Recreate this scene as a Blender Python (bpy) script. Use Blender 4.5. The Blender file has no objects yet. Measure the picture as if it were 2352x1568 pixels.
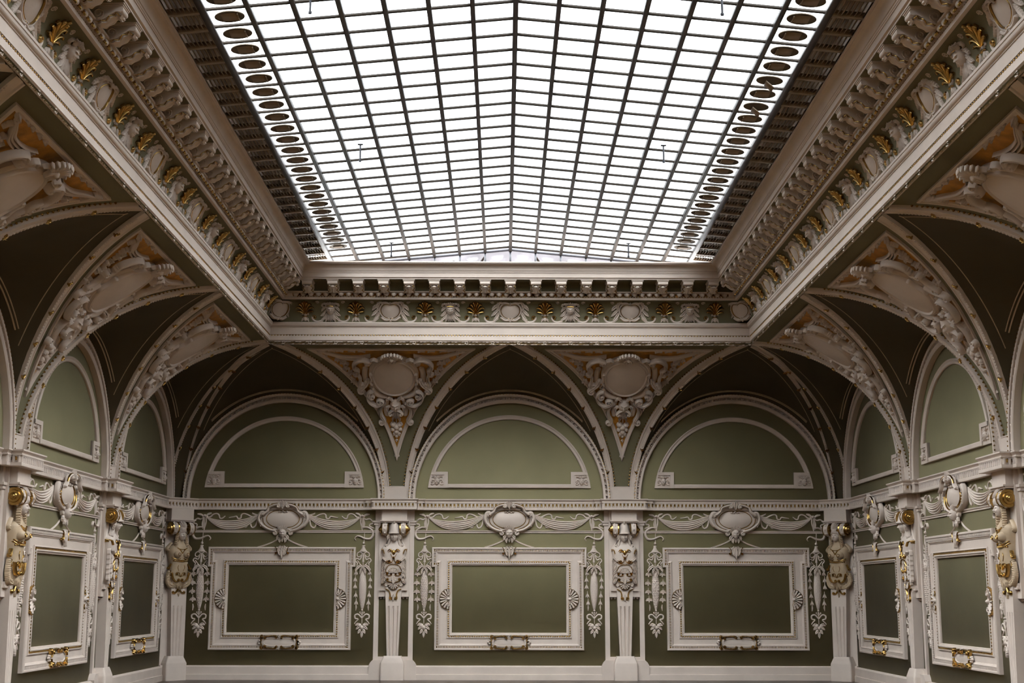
import bpy, math, random
import numpy as np
from mathutils import Matrix, Vector

random.seed(7)
rng = np.random.default_rng(7)
PI = math.pi
SC = bpy.context.scene
COL = SC.collection

# ------------------------------------------------------------------ camera
F_PX = 3136.1
PITCH, YAW, ROLL = 0.183569, 0.006385, -0.001668
CAM = Vector((-0.1018, -21.9389, 1.2681))
fwd_h = Vector((math.sin(YAW), math.cos(YAW), 0))
right = Vector((math.cos(YAW), -math.sin(YAW), 0))
fwd = fwd_h * math.cos(PITCH) + Vector((0, 0, 1)) * math.sin(PITCH)
up = -fwd_h * math.sin(PITCH) + Vector((0, 0, 1)) * math.cos(PITCH)
r2 = right * math.cos(ROLL) - up * math.sin(ROLL)
u2 = right * math.sin(ROLL) + up * math.cos(ROLL)
cam_d = bpy.data.cameras.new('camera')
cam_d.sensor_fit = 'HORIZONTAL'
cam_d.sensor_width = 36.0
cam_d.lens = F_PX * 36.0 / 2352
cam_d.clip_start = 0.05
cam = bpy.data.objects.new('camera', cam_d)
COL.objects.link(cam)
M = Matrix((r2, u2, -fwd)).transposed().to_4x4()
M.translation = CAM
cam.matrix_world = M
SC.camera = cam

# ------------------------------------------------------------------ sky, exposure
SKY_STRENGTH = 38.0
world = bpy.data.worlds.new('overcast_sky')
SC.world = world
world.use_nodes = True
bg = world.node_tree.nodes['Background']
bg.inputs[0].default_value = (0.93, 0.97, 1.0, 1)
bg.inputs[1].default_value = SKY_STRENGTH
SC.view_settings.view_transform = 'Standard'
SC.view_settings.look = 'None'
SC.view_settings.exposure = 0.0
SC.view_settings.gamma = 1.0
SC.view_settings.use_curve_mapping = False
SC.cycles.use_denoising = True
SC.cycles.max_bounces = 8
SC.cycles.diffuse_bounces = 5
SC.cycles.glossy_bounces = 3
SC.cycles.transparent_max_bounces = 12
SC.cycles.caustics_reflective = False
SC.cycles.caustics_refractive = False

# ------------------------------------------------------------------ materials
def mat(name, col, rough=0.75, metal=0.0, var=0.06, vscale=3.0, bump=0.0, bscale=60.0, spec=0.3, dark=None):
    m = bpy.data.materials.new(name)
    m.use_nodes = True
    nt = m.node_tree
    b = nt.nodes['Principled BSDF']
    b.inputs['Roughness'].default_value = rough
    b.inputs['Metallic'].default_value = metal
    b.inputs['Specular IOR Level'].default_value = spec
    tc = nt.nodes.new('ShaderNodeTexCoord')
    n = nt.nodes.new('ShaderNodeTexNoise')
    n.inputs['Scale'].default_value = vscale
    n.inputs['Detail'].default_value = 4
    nt.links.new(tc.outputs['Object'], n.inputs['Vector'])
    r = nt.nodes.new('ShaderNodeValToRGB')
    d = dark or [c * (1 - var * 2) for c in col]
    r.color_ramp.elements[0].position = 0.3
    r.color_ramp.elements[1].position = 0.7
    r.color_ramp.elements[0].color = (*d, 1)
    r.color_ramp.elements[1].color = (*[min(1, c * (1 + var)) for c in col], 1)
    nt.links.new(n.outputs[0], r.inputs[0])
    nt.links.new(r.outputs[0], b.inputs['Base Color'])
    if bump:
        n2 = nt.nodes.new('ShaderNodeTexNoise')
        n2.inputs['Scale'].default_value = bscale
        n2.inputs['Detail'].default_value = 3
        nt.links.new(tc.outputs['Object'], n2.inputs['Vector'])
        bp = nt.nodes.new('ShaderNodeBump')
        bp.inputs['Strength'].default_value = bump
        bp.inputs['Distance'].default_value = 0.01
        nt.links.new(n2.outputs[0], bp.inputs['Height'])
        nt.links.new(bp.outputs[0], b.inputs['Normal'])
    return m

GREEN = mat('sage_green_paint', (0.222, 0.196, 0.104), 0.8, var=0.05, vscale=1.3, bump=0.06, bscale=90)
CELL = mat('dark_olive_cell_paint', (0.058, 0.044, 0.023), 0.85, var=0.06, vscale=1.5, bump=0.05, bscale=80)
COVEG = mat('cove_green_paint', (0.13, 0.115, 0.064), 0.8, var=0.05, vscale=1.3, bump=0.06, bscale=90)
PLASTER = mat('cream_plaster', (0.52, 0.436, 0.37), 0.6, var=0.04, vscale=4, bump=0.05, bscale=50)
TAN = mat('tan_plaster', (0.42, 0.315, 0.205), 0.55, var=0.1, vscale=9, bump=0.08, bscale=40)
GOLD = mat('gilding', (0.50, 0.31, 0.10), 0.27, metal=1.0, var=0.12, vscale=14, bump=0.1, bscale=70)
OCHRE = mat('gold_ground', (0.46, 0.215, 0.032), 0.5, metal=0.25, var=0.2, vscale=9, bump=0.2, bscale=40)
BRONZE = mat('dull_bronze_leaf', (0.22, 0.145, 0.065), 0.5, metal=0.5, var=0.3, vscale=18, bump=0.4, bscale=45)
STEEL = mat('brown_steel', (0.034, 0.025, 0.017), 0.5, metal=0.0, var=0.15, vscale=5, bump=0.05)
LOUVRE = mat('louvre_metal', (0.27, 0.21, 0.15), 0.5, var=0.15, vscale=6)
VENT = mat('vent_disc', (0.10, 0.075, 0.045), 0.45, var=0.12, vscale=8)
BLACK = mat('black_rod', (0.015, 0.015, 0.02), 0.4)
FLOORM = mat('dark_parquet', (0.10, 0.055, 0.022), 0.3, var=0.15, vscale=2.0, bump=0.05)

def glass(name, tint, absorb, ribs=True):
    m = bpy.data.materials.new(name)
    m.use_nodes = True
    nt = m.node_tree
    nt.nodes.clear()
    N = nt.nodes.new
    L = nt.links.new
    out = N('ShaderNodeOutputMaterial')
    geo = N('ShaderNodeNewGeometry')
    dot = N('ShaderNodeVectorMath'); dot.operation = 'DOT_PRODUCT'
    L(geo.outputs['Incoming'], dot.inputs[0]); L(geo.outputs['True Normal'], dot.inputs[1])
    ab = N('ShaderNodeMath'); ab.operation = 'ABSOLUTE'; L(dot.outputs['Value'], ab.inputs[0])
    mx = N('ShaderNodeMath'); mx.operation = 'MAXIMUM'; mx.inputs[1].default_value = 0.12; L(ab.outputs[0], mx.inputs[0])
    # optical thickness: ribbed panel, a little grime
    tc = N('ShaderNodeTexCoord')
    no = N('ShaderNodeTexNoise'); no.inputs['Scale'].default_value = 2.2; no.inputs['Detail'].default_value = 3
    L(tc.outputs['Object'], no.inputs['Vector'])
    th = N('ShaderNodeMath'); th.operation = 'MULTIPLY_ADD'; th.inputs[1].default_value = absorb * 0.5; th.inputs[2].default_value = absorb * 0.75
    L(no.outputs[0], th.inputs[0])
    last = th
    if ribs:
        wv = N('ShaderNodeTexWave'); wv.inputs['Scale'].default_value = 16.0; wv.bands_direction = 'X'
        L(tc.outputs['Object'], wv.inputs['Vector'])
        ma = N('ShaderNodeMath'); ma.operation = 'MULTIPLY_ADD'; ma.inputs[1].default_value = absorb * 0.25
        L(wv.outputs['Fac'], ma.inputs[0]); L(th.outputs[0], ma.inputs[2])
        last = ma
    dv = N('ShaderNodeMath'); dv.operation = 'DIVIDE'; L(last.outputs[0], dv.inputs[0]); L(mx.outputs[0], dv.inputs[1])
    ng = N('ShaderNodeMath'); ng.operation = 'MULTIPLY'; ng.inputs[1].default_value = -0.5; L(dv.outputs[0], ng.inputs[0])
    ex = N('ShaderNodeMath'); ex.operation = 'EXPONENT'; L(ng.outputs[0], ex.inputs[0])
    cm = N('ShaderNodeMix'); cm.data_type = 'RGBA'
    cm.inputs['A'].default_value = (0, 0, 0, 1); cm.inputs['B'].default_value = (*tint, 1)
    L(ex.outputs[0], cm.inputs['Factor'])
    tr = N('ShaderNodeBsdfTransparent'); L(cm.outputs['Result'], tr.inputs[0])
    df = N('ShaderNodeBsdfGlossy'); df.inputs['Roughness'].default_value = 0.35
    df.inputs['Color'].default_value = (0.9, 0.9, 0.9, 1)
    mxs = N('ShaderNodeMixShader'); mxs.inputs[0].default_value = 0.03
    L(tr.outputs[0], mxs.inputs[1]); L(df.outputs[0], mxs.inputs[2])
    L(mxs.outputs[0], out.inputs[0])
    return m

GLASS = glass('ribbed_glass', (0.98, 0.99, 1.0), 0.62)
OPAL = glass('opal_sheet', (0.985, 0.99, 1.0), 0.56, ribs=False)
DUSTY = glass('dusty_gable_glass', (0.93, 0.89, 0.91), 3.4, ribs=False)

# ------------------------------------------------------------------ mesh tools
def flat(P):                                  # (x along wall, z up, h out of wall) -> local xyz
    return np.stack([P[..., 0], -P[..., 2], P[..., 1]], -1)

class MB:
    def __init__(s, mp=flat):
        s.V, s.Q, s.T, s.n, s.mp = [], [], [], 0, mp
    def raw(s, V, Q=(), T=()):
        V = np.asarray(V, float).reshape(-1, 3)
        if len(Q): s.Q.append(np.asarray(Q, int).reshape(-1, 4) + s.n)
        if len(T): s.T.append(np.asarray(T, int).reshape(-1, 3) + s.n)
        s.V.append(V); s.n += len(V)
        return s
    def grid(s, P, cu=False, cv=False, mapped=True):
        P = np.asarray(P, float)
        if mapped: P = s.mp(P)
        m, n = P.shape[:2]
        I = np.arange(m * n).reshape(m, n)
        if cu: I = np.vstack([I, I[:1]])
        if cv: I = np.hstack([I, I[:, :1]])
        q = np.stack([I[:-1, :-1], I[:-1, 1:], I[1:, 1:], I[1:, :-1]], -1).reshape(-1, 4)
        return s.raw(P.reshape(-1, 3), q)
    def box(s, x0, x1, z0, z1, h0, h1, mapped=True):
        P = np.array([[x, z, h] for h in (h0, h1) for z in (z0, z1) for x in (x0, x1)], float)
        if mapped: P = s.mp(P)
        return s.raw(P, [(0, 1, 3, 2), (4, 6, 7, 5), (0, 4, 5, 1), (2, 3, 7, 6), (0, 2, 6, 4), (1, 5, 7, 3)])
    def poly(s, pts, h0, h1):                 # convex-ish polygon prism in the wall plane
        n = len(pts)
        pts = np.asarray(pts, float)
        lo = np.c_[pts, np.full(n, h0)]; hi = np.c_[pts, np.full(n, h1)]
        c = np.r_[pts.mean(0), h1]
        V = s.mp(np.vstack([lo, hi, c[None]]))
        q = [(i, (i + 1) % n, n + (i + 1) % n, n + i) for i in range(n)]
        t = [(n + i, n + (i + 1) % n, 2 * n) for i in range(n)]
        return s.raw(V, q, t)
    def mesh(s, name, org=(0, 0, 0), sharp=38, smooth=True):
        V = np.vstack(s.V) - np.asarray(org, float)
        Q = np.vstack(s.Q) if s.Q else np.zeros((0, 4), int)
        T = np.vstack(s.T) if s.T else np.zeros((0, 3), int)
        me = bpy.data.meshes.new(name)
        me.vertices.add(len(V)); me.vertices.foreach_set('co', V.astype(np.float32).ravel())
        li = np.r_[Q.ravel(), T.ravel()].astype(np.int32)
        me.loops.add(len(li)); me.loops.foreach_set('vertex_index', li)
        tot = np.r_[np.full(len(Q), 4), np.full(len(T), 3)].astype(np.int32)
        st = np.r_[0, np.cumsum(tot)[:-1]].astype(np.int32)
        me.polygons.add(len(tot)); me.polygons.foreach_set('loop_start', st)
        me.update(calc_edges=True)
        me.validate()
        if smooth:
            me.polygons.foreach_set('use_smooth', np.ones(len(me.polygons), bool))
            me.set_sharp_from_angle(angle=math.radians(sharp))
        return me

def crom(P, sub):
    P = np.asarray(P, float)
    if len(P) < 3 or sub <= 1:
        if sub <= 1: return P
        t = np.linspace(0, len(P) - 1, (len(P) - 1) * sub + 1)
        return np.stack([np.interp(t, np.arange(len(P)), P[:, k]) for k in range(P.shape[1])], -1)
    E = np.vstack([2 * P[0] - P[1], P, 2 * P[-1] - P[-2]])
    out = []
    for i in range(len(P) - 1):
        p0, p1, p2, p3 = E[i:i + 4]
        t = np.linspace(0, 1, sub, endpoint=False)[:, None]
        out.append(0.5 * (2 * p1 + (p2 - p0) * t + (2 * p0 - 5 * p1 + 4 * p2 - p3) * t**2 + (3 * p1 - p0 - 3 * p2 + p3) * t**3))
    out.append(P[-1:])
    return np.vstack(out)

def along(v, n, nc):
    if callable(v): return np.array([v(t) for t in np.linspace(0, 1, n)])
    v = np.atleast_1d(np.asarray(v, float))
    if len(v) == 1: return np.full(n, v[0])
    return np.interp(np.linspace(0, 1, n), np.linspace(0, 1, len(v)), v)

def stroke(mb, pts, w, h, base=0.0, sub=5, seg=6, groove=0.0, flat_top=1.0):
    """relief moulding along a path in the wall plane: half width w, rise h"""
    C = crom(pts, sub)
    n = len(C)
    W, H, B = along(w, n, 0), along(h, n, 0), along(base, n, 0)
    T = np.gradient(C, axis=0)
    T /= np.linalg.norm(T, axis=1)[:, None] + 1e-9
    N = np.stack([-T[:, 1], T[:, 0]], -1)
    C = np.vstack([C[:1] - T[:1] * W[0] * 0.7, C, C[-1:] + T[-1:] * W[-1] * 0.7])
    N = np.vstack([N[:1], N, N[-1:]])
    W = np.r_[W[0] * 0.15, W, W[-1] * 0.15]; H = np.r_[H[0] * 0.1, H, H[-1] * 0.1]; B = np.r_[B[0], B, B[-1]]
    ph = np.linspace(0, PI, seg + 1)
    c, sn = np.cos(ph), np.sin(ph) ** flat_top
    if groove: sn = sn * (1 - groove * np.exp(-(c / 0.32) ** 2))
    G = np.zeros((n + 2, seg + 1, 3))
    G[..., :2] = C[:, None, :] + N[:, None, :] * (W[:, None] * c[None])[..., None]
    G[..., 2] = B[:, None] + H[:, None] * sn[None] - 0.004 * (sn < 1e-6)
    mb.grid(G)

def spiral(cx, cz, r0, r1, a0, a1, n=14):
    t = np.linspace(0, 1, n)
    a = a0 + (a1 - a0) * t; r = r0 + (r1 - r0) * t
    return np.stack([cx + r * np.cos(a), cz + r * np.sin(a)], -1)

def curl(pts, r, turns=1.4, side=1, n=14, r1=0.2):
    """continue a path with a volute curling to `side`"""
    P = np.asarray(pts, float)
    d = P[-1] - P[-2]; d /= np.linalg.norm(d)
    nn = np.array([-d[1], d[0]]) * side
    c = P[-1] + nn * r
    a0 = math.atan2(-nn[1], -nn[0])
    S = spiral(c[0], c[1], r, r * r1, a0, a0 + side * turns * 2 * PI, n)
    return np.vstack([P, S[1:]])

def leaf(mb, pts, W, h, base=0.0, lobes=4, sub=8, groove=0.55, ser=0.28):
    sub = max(sub, 5 * lobes)
    n = (len(pts) - 1) * sub + 1
    t = np.linspace(0, 1, n)
    w = W * (np.sin(PI * np.clip(t * 0.93 + 0.05, 0, 1)) ** 0.65) * (1 - ser + ser * np.cos(2 * PI * lobes * t) ** 2)
    stroke(mb, pts, w, h, base, sub=sub, seg=6, groove=groove)

def blob(mb, x, z, rx, rz, rh, base=0.0, nu=10, nv=6):
    v = np.linspace(0, PI / 2, nv)[:, None]; u = np.linspace(0, 2 * PI, nu, endpoint=False)[None]
    G = np.stack([x + rx * np.cos(v) * np.cos(u), z + rz * np.cos(v) * np.sin(u), base - 0.003 + rh * np.sin(v) + 0 * u], -1)
    mb.grid(G, cv=True)

def dome(mb, x, z, rx, rz, rh, base=0.0, rim=0.0, nu=36, nv=7, notch=0.0):
    """flat-ish shield field: edge wall then shallow dome"""
    u = np.linspace(0, 2 * PI, nu, endpoint=False)
    k = 1 - notch * np.exp(-((u - PI / 2) / 0.35) ** 2)
    rows = [(1.0, base - 0.004)] + [(r, base + rim + rh * (1 - r * r)) for r in np.linspace(1, 0.001, nv)]
    G = np.array([[(x + rx * r * k[i] * math.cos(u[i]), z + rz * r * k[i] * math.sin(u[i]), hh) for i in range(nu)] for r, hh in rows])
    mb.grid(G, cv=True)

def loft(mb, rows, nu=20, ex=2.6, half=True):
    """rows: (z, cx, halfwidth, h0, depth): super-ellipse cross sections stacked in z"""
    G = []
    a = np.linspace(0, PI if half else 2 * PI, nu + 1)
    for z, cx, w, h0, d in rows:
        c, s = np.cos(a), np.sin(a)
        G.append(np.stack([cx + w * np.sign(c) * np.abs(c) ** (2 / ex), np.full_like(a, z), h0 + d * np.sign(s) * np.abs(s) ** (2 / ex)], -1))
    mb.grid(np.array(G))

def face(mb, x, z, h, sx, sz, sh, nu=52, nv=44, age=0.0, tilt=0.0):
    """head with brow, eyes, nose, lips, chin; looks along +h; age > 0 adds a heavy brow"""
    v = np.linspace(0.03, PI - 0.03, nv)[:, None]
    t = np.linspace(-1, 1, nu, endpoint=False)[None]
    u = np.sign(t) * np.abs(t) ** 1.35 * PI
    dx = np.sin(v) * np.sin(u); dh = np.sin(v) * np.cos(u); dz = np.cos(v) + 0 * u
    fr = np.clip(dh * 2.2, 0, 1)
    ax = np.abs(dx)
    nw = 0.085 + 0.16 * np.clip(0.12 - dz, 0, .35)
    nose = np.exp(-(dx / nw) ** 2) * np.clip((0.30 - dz) / 0.48, 0.0, 1) * (1 / (1 + np.exp(-(dz + 0.22) * 45)))
    b = 0.46 * nose
    b -= 0.24 * np.exp(-((ax - 0.32) / 0.16) ** 2 - ((dz - 0.12) / 0.10) ** 2)
    b += 0.13 * np.exp(-((ax - 0.33) / 0.10) ** 2 - ((dz - 0.09) / 0.045) ** 2)
    b += (0.10 + 0.10 * age) * np.exp(-((dz - 0.28 - age * 0.16 * (ax - .25)) / 0.07) ** 2) * np.clip((0.7 - ax) * 6, 0, 1)
    b += 0.07 * np.exp(-((ax - 0.45) / 0.16) ** 2 - ((dz + 0.16) / 0.15) ** 2)
    b -= 0.06 * np.exp(-((ax - 0.40) / 0.14) ** 2 - ((dz + 0.46) / 0.14) ** 2)
    b += 0.13 * np.exp(-(dx / 0.20) ** 2 - ((dz + 0.40) / 0.05) ** 2) + 0.13 * np.exp(-(dx / 0.17) ** 2 - ((dz + 0.54) / 0.05) ** 2)
    b -= 0.14 * np.exp(-(dx / 0.24) ** 2 - ((dz + 0.47) / 0.030) ** 2)
    b += 0.13 * np.exp(-(dx / 0.22) ** 2 - ((dz + 0.78) / 0.12) ** 2)
    r = 1 + b * fr
    jaw = 1 - 0.24 * np.clip(-dz, 0, 1) ** 1.5
    X = x + sx * dx * (1 + .3 * b * fr) * jaw; Z = z + sz * dz; H = h + sh * dh * r + tilt * dz
    mb.grid(np.stack([X, Z, H], -1), cv=True)

def tube3(mb, P, r, seg=6, closed=False, xyz=True):
    P = np.asarray(P, float)
    n = len(P)
    T = np.gradient(P, axis=0) if not closed else np.roll(P, -1, 0) - np.roll(P, 1, 0)
    T /= np.linalg.norm(T, axis=1)[:, None] + 1e-9
    ref = np.array([0.31, 0.2, 0.93])
    A = np.cross(T, ref); A /= np.linalg.norm(A, axis=1)[:, None] + 1e-9
    Bn = np.cross(T, A)
    a = np.linspace(0, 2 * PI, seg, endpoint=False)
    R = along(r, n, 0)
    G = P[:, None] + (A[:, None] * np.cos(a)[None, :, None] + Bn[:, None] * np.sin(a)[None, :, None]) * R[:, None, None]
    mb.grid(G, cu=closed, cv=True, mapped=False)

def offs(path, d, closed=True):
    """offset a polyline to its left by d with mitres"""
    P = np.asarray(path, float)
    n = len(P)
    out = np.zeros_like(P)
    for i in range(n):
        if closed: a, b, c = P[i - 1], P[i], P[(i + 1) % n]
        else: a, b, c = P[max(i - 1, 0)], P[i], P[min(i + 1, n - 1)]
        t1 = b - a; t2 = c - b
        if np.allclose(t1, 0): t1 = t2
        if np.allclose(t2, 0): t2 = t1
        t1 = t1 / np.linalg.norm(t1); t2 = t2 / np.linalg.norm(t2)
        n1 = np.array([-t1[1], t1[0]]); n2 = np.array([-t2[1], t2[0]])
        m = n1 + n2
        m = m / max(1e-6, m @ m) * 2
        out[i] = b + m * d
    return out

def sweep(mb, path, prof, closed=True, mapped=True, plan=False):
    """prof: (inset to the left, height). plan=True: path in xy, height is z"""
    rows = []
    for d, h in prof:
        o = offs(path, d, closed)
        rows.append(np.c_[o, np.full(len(o), h)])
    G = np.array(rows)
    mb.grid(G, cv=closed, mapped=not plan)

HEX = [(math.cos(i * PI / 3), math.sin(i * PI / 3)) for i in range(6)]
def bead_row(mb, path, step, rx, rh, h, closed=True, alt=True, xyz=None):
    """string of small beads along a path in the wall plane"""
    P = np.asarray(path, float)
    if closed: P = np.vstack([P, P[:1]])
    seg = np.linalg.norm(np.diff(P, axis=0), axis=1); cum = np.r_[0, np.cumsum(seg)]
    n = max(2, int(cum[-1] / step))
    for k in range(n):
        d = (k + 0.5) * cum[-1] / n
        x = np.interp(d, cum, P[:, 0]); z = np.interp(d, cum, P[:, 1])
        V = np.array([[x + rx * r_ * c_, z + rx * r_ * s_, h + rh * q_] for r_, q_ in ((1, 0), (.72, .7)) for c_, s_ in HEX] + [[x, z, h + rh]])
        mb.raw(mb.mp(V), [(i, (i + 1) % 6, 6 + (i + 1) % 6, 6 + i) for i in range(6)], [(6 + i, 6 + (i + 1) % 6, 12) for i in range(6)])

# ------------------------------------------------------------------ object tools
W, LEN, BAY = 5.4, 25.2, 3.6                 # half width, length, bay
ROT = {'back': 0.0, 'left': PI / 2, 'right': -PI / 2}
def wall_loc(wall, pos, z):
    return {'back': (pos, 0, z), 'left': (-W, pos, z), 'right': (W, pos, z)}[wall]

def obj(name, me, m=None, parent=None, loc=None, rotz=None, kind=None, label=None):
    o = bpy.data.objects.new(name, me)
    COL.objects.link(o)
    if m is not None and me is not None and not me.materials: me.materials.append(m)
    if parent is not None: o.parent = parent
    if loc is not None: o.location = loc
    if rotz is not None: o.rotation_euler = (0, 0, rotz)
    if kind: o['kind'] = kind
    if label: o['label'] = label
    return o

def tag(o, label, cat, group=None):
    o['label'] = label; o['category'] = cat
    if group: o['group'] = group
    return o

class Kit:
    """a thing: named parts (mesh, material, parent part) that can be set up many times"""
    def __init__(s, name, cat, group, oz=0.0):
        s.name, s.cat, s.group, s.oz, s.parts = name, cat, group, oz, []
    def add(s, name, mb, m, parent=None, kind=None, label=None, sharp=38):
        me = mb.mesh(name, (0, 0, s.oz), sharp) if isinstance(mb, MB) else mb
        if not me.materials: me.materials.append(m)
        s.parts.append((name, me, parent, kind, label))
        return len(s.parts) - 1
    def put(s, label, loc, rotz):
        e = obj(s.name, None, loc=(loc[0], loc[1], loc[2] + s.oz), rotz=rotz)
        e.empty_display_size = 0.1
        tag(e, label, s.cat, s.group)
        made = []
        for name, me, par, kind, lab in s.parts:
            made.append(obj(name, me, parent=e if par is None else made[par], kind=kind, label=lab))
        return e

# ------------------------------------------------------------------ the setting: floor, walls
FZ = -0.035
mb = MB(); mb.box(-W - .4, W + .4, FZ - .2, FZ, -0.4, LEN + .4)
obj('floor', mb.mesh('floor', smooth=False), FLOORM, kind='structure')
TOPZ = 5.3
WALLS = {}
mb = MB(); mb.box(-W - .3, W + .3, FZ, TOPZ, -0.3, 0)
WALLS['back'] = obj('wall_back', mb.mesh('wall_back', smooth=False), GREEN, kind='structure')
mb = MB(); mb.box(-LEN, 0, FZ, TOPZ, -0.3, 0)
WALLS['left'] = obj('wall_left', mb.mesh('wall_left', smooth=False), GREEN, kind='structure', loc=(-W, 0, 0), rotz=PI / 2)
mb = MB(); mb.box(0, LEN, FZ, TOPZ, -0.3, 0)
WALLS['right'] = obj('wall_right', mb.mesh('wall_right', smooth=False), GREEN, kind='structure', loc=(W, 0, 0), rotz=-PI / 2)
mb = MB(); mb.box(-W - .3, W + .3, FZ, TOPZ, LEN, LEN + 0.3)
obj('wall_front', mb.mesh('wall_front', smooth=False), GREEN, kind='structure')

# ------------------------------------------------------------------ cove geometry
ZS, INS, RISE = 2.77, 1.8, 2.22
RC = (INS**2 + RISE**2) / (2 * INS)
THM = math.acos((RC - INS) / RC)
AM = RC * THM
S0 = 0.21
def cove_map(P):                              # (s along wall, arc length, height off surface)
    th = P[..., 1] / RC
    return np.stack([P[..., 0], -(RC * (1 - np.cos(th)) + P[..., 2] * np.cos(th)), ZS + RC * np.sin(th) - P[..., 2] * np.sin(th)], -1)
def groin(a): return S0 + RC * (1 - np.cos(np.asarray(a) / RC)) * (INS - S0) / INS
def groin_t(x):                               # inset of groin at distance x from bay centre
    return np.clip((INS - np.abs(x) - S0), 0, None) * INS / (INS - S0)
def zcove(t): return ZS + np.sqrt(np.clip(RC**2 - (RC - t)**2, 0, None))
LX, LZ = INS - S0, 1.68
def zlun(x): return ZS + LZ * np.sqrt(np.clip(1 - (np.asarray(x) / LX)**2, 0, 1))
def vault_pt(x, v):
    tg = groin_t(x)
    return np.stack([x + 0 * v, -tg * v, zlun(x) * (1 - v) + zcove(tg) * v], -1)

def vault_mesh():
    m = MB()
    x = LX * np.sin(np.linspace(-PI / 2, PI / 2, 49))[:, None]
    v = np.linspace(0, 1, 10)[None]
    m.grid(vault_pt(x, v), mapped=False)
    return m.mesh('vault_cell')
def spandrel_mesh():
    m = MB(cove_map)
    a = np.linspace(0, AM, 33)[:, None]; k = np.linspace(-1, 1, 9)[None]
    G = np.stack([groin(a) * k, a + 0 * k, 0 * a * k], -1)
    m.grid(G)
    return m.mesh('spandrel')
ceiling = obj('ceiling', None, kind='structure'); ceiling.empty_display_size = 0.2
VM, SM = vault_mesh(), spandrel_mesh()
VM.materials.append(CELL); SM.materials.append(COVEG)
for p in (-BAY, 0, BAY):
    obj('vault_cell', VM, parent=ceiling, loc=(p, 0, 0))
    obj('vault_cell', VM, parent=ceiling, loc=(p, -LEN, 0), rotz=PI)
for wl in ('left', 'right'):
    for k in range(7):
        obj('vault_cell', VM, parent=ceiling, loc=wall_loc(wl, -(1.8 + BAY * k), 0), rotz=ROT[wl])
        if k < 6: obj('spandrel', SM, parent=ceiling, loc=wall_loc(wl, -BAY * (k + 1), 0), rotz=ROT[wl])
for p in (-1.8, 1.8):
    obj('spandrel', SM, parent=ceiling, loc=(p, 0, 0)); obj('spandrel', SM, parent=ceiling, loc=(p, -LEN, 0), rotz=PI)
# corner slivers between two groins
cs = MB()
a = np.linspace(0, AM, 33); th = a / RC; t = RC * (1 - np.cos(th)); g = groin(a); zc = ZS + RC * np.sin(th)
P1 = np.stack([g, -t, zc], -1); P2 = np.stack([t, -g, zc], -1)
cs.grid(np.stack([P1, P1 * .5 + P2 * .5, P2], 1), mapped=False)
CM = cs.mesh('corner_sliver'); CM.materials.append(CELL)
for (x, y, r) in ((-W, 0, 0), (W, 0, -PI / 2), (W, -LEN, PI), (-W, -LEN, PI / 2)):
    obj('corner_sliver', CM, parent=ceiling, loc=(x, y, 0), rotz=r)

# ribs on the spandrel edges, archivolts round the lunettes, thin outline on the cells
def rib_kit():
    out = []
    a = np.linspace(0.0, AM - 0.03, 60)
    wr = 0.095 + 0.10 * (a / AM)**1.3
    for sg in (1, -1):
        m = MB(cove_map)
        prof = [(-0.012, -0.05), (-0.015, 0.022), (0.02, 0.036), (0.25, 0.036), (0.3, 0.03), (0.72, 0.032), (0.8, 0.042), (0.93, 0.042), (1.0, 0.0)]
        G = np.array([np.stack([sg * (groin(a) - d * wr), a, np.full_like(a, h)], -1) for d, h in prof])
        m.grid(G)
        band = m.mesh('rib_band')
        m = MB(cove_map)
        P = np.stack([sg * (groin(a) - wr - 0.012), a], -1)[4:-3]
        bead_row(m, P, 0.052, 0.014, 0.02, 0.003, closed=False)
        beads = m.mesh('rib_beads')
        m = MB(cove_map)
        cc = np.stack([sg * (groin(a) - 0.14 * wr), a], -1)
        bead_row(m, cc[2:-2], 0.036, 0.012, 0.014, 0.034, closed=False)
        small = m.mesh('rib_pearls')
        m = MB(cove_map)
        for ac in np.arange(0.42, AM - 0.25, 0.37):
            sc = float(sg * (groin(ac) - 0.12 * (0.095 + 0.10 * (ac / AM)**1.3)))
            th2 = math.atan2(1.0, sg * float(groin(ac + .05) - groin(ac - .05)) / .1)
            for da, ln in ((-0.75, .055), (0, .05), (0.75, .055)):
                d = np.array([math.cos(th2 + da), math.sin(th2 + da)])
                leaf(m, [np.array([sc, ac]) - d * .012, np.array([sc, ac]) + d * ln * .5, np.array([sc, ac]) + d * ln], .012, .02, .034, lobes=1, sub=4)
        sprig = m.mesh('gilt_sprigs')
        out.append((band, beads, small, sprig))
    return out
RIBS = rib_kit()
mblock = MB(cove_map)
for (x0, x1, a0, a1, h0, h1) in ((-.2, .2, -.01, .205, -.02, .044), (-.115, .115, .2, .212, 0, .05)):
    k = np.linspace(a0, a1, 4)
    G = []
    for (x, h) in ((x0, h0), (x0, h1), (x1, h1), (x1, h0)):
        G.append(np.stack([np.full(4, x), k, np.full(4, h)], -1))
    mblock.grid(np.array(G))
RIBBLOCK = mblock.mesh('springer_block', sharp=30)
RIBBLOCK.materials.append(PLASTER)
for b_, be, sm_, sp in RIBS:
    b_.materials.append(PLASTER); be.materials.append(GOLD); sm_.materials.append(PLASTER); sp.materials.append(GOLD)
ribs = obj('trim_3', None, kind='structure'); ribs.empty_display_size = 0.2
def put_rib(i, loc, rotz):
    r = obj('groin_rib', RIBS[i][0], parent=ribs, loc=loc, rotz=rotz)
    obj('rib_beads', RIBS[i][1], parent=r, kind='stuff')
    obj('rib_pearls', RIBS[i][2], parent=r, kind='stuff')
    obj('gilt_sprigs', RIBS[i][3], parent=r, kind='stuff', label='small gilt leaf sprigs')
for p in (-1.8, 1.8):
    for i in (0, 1): put_rib(i, (p, 0, 0), 0)
    obj('springer_block', RIBBLOCK, parent=ribs, loc=(p, 0, 0))
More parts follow.
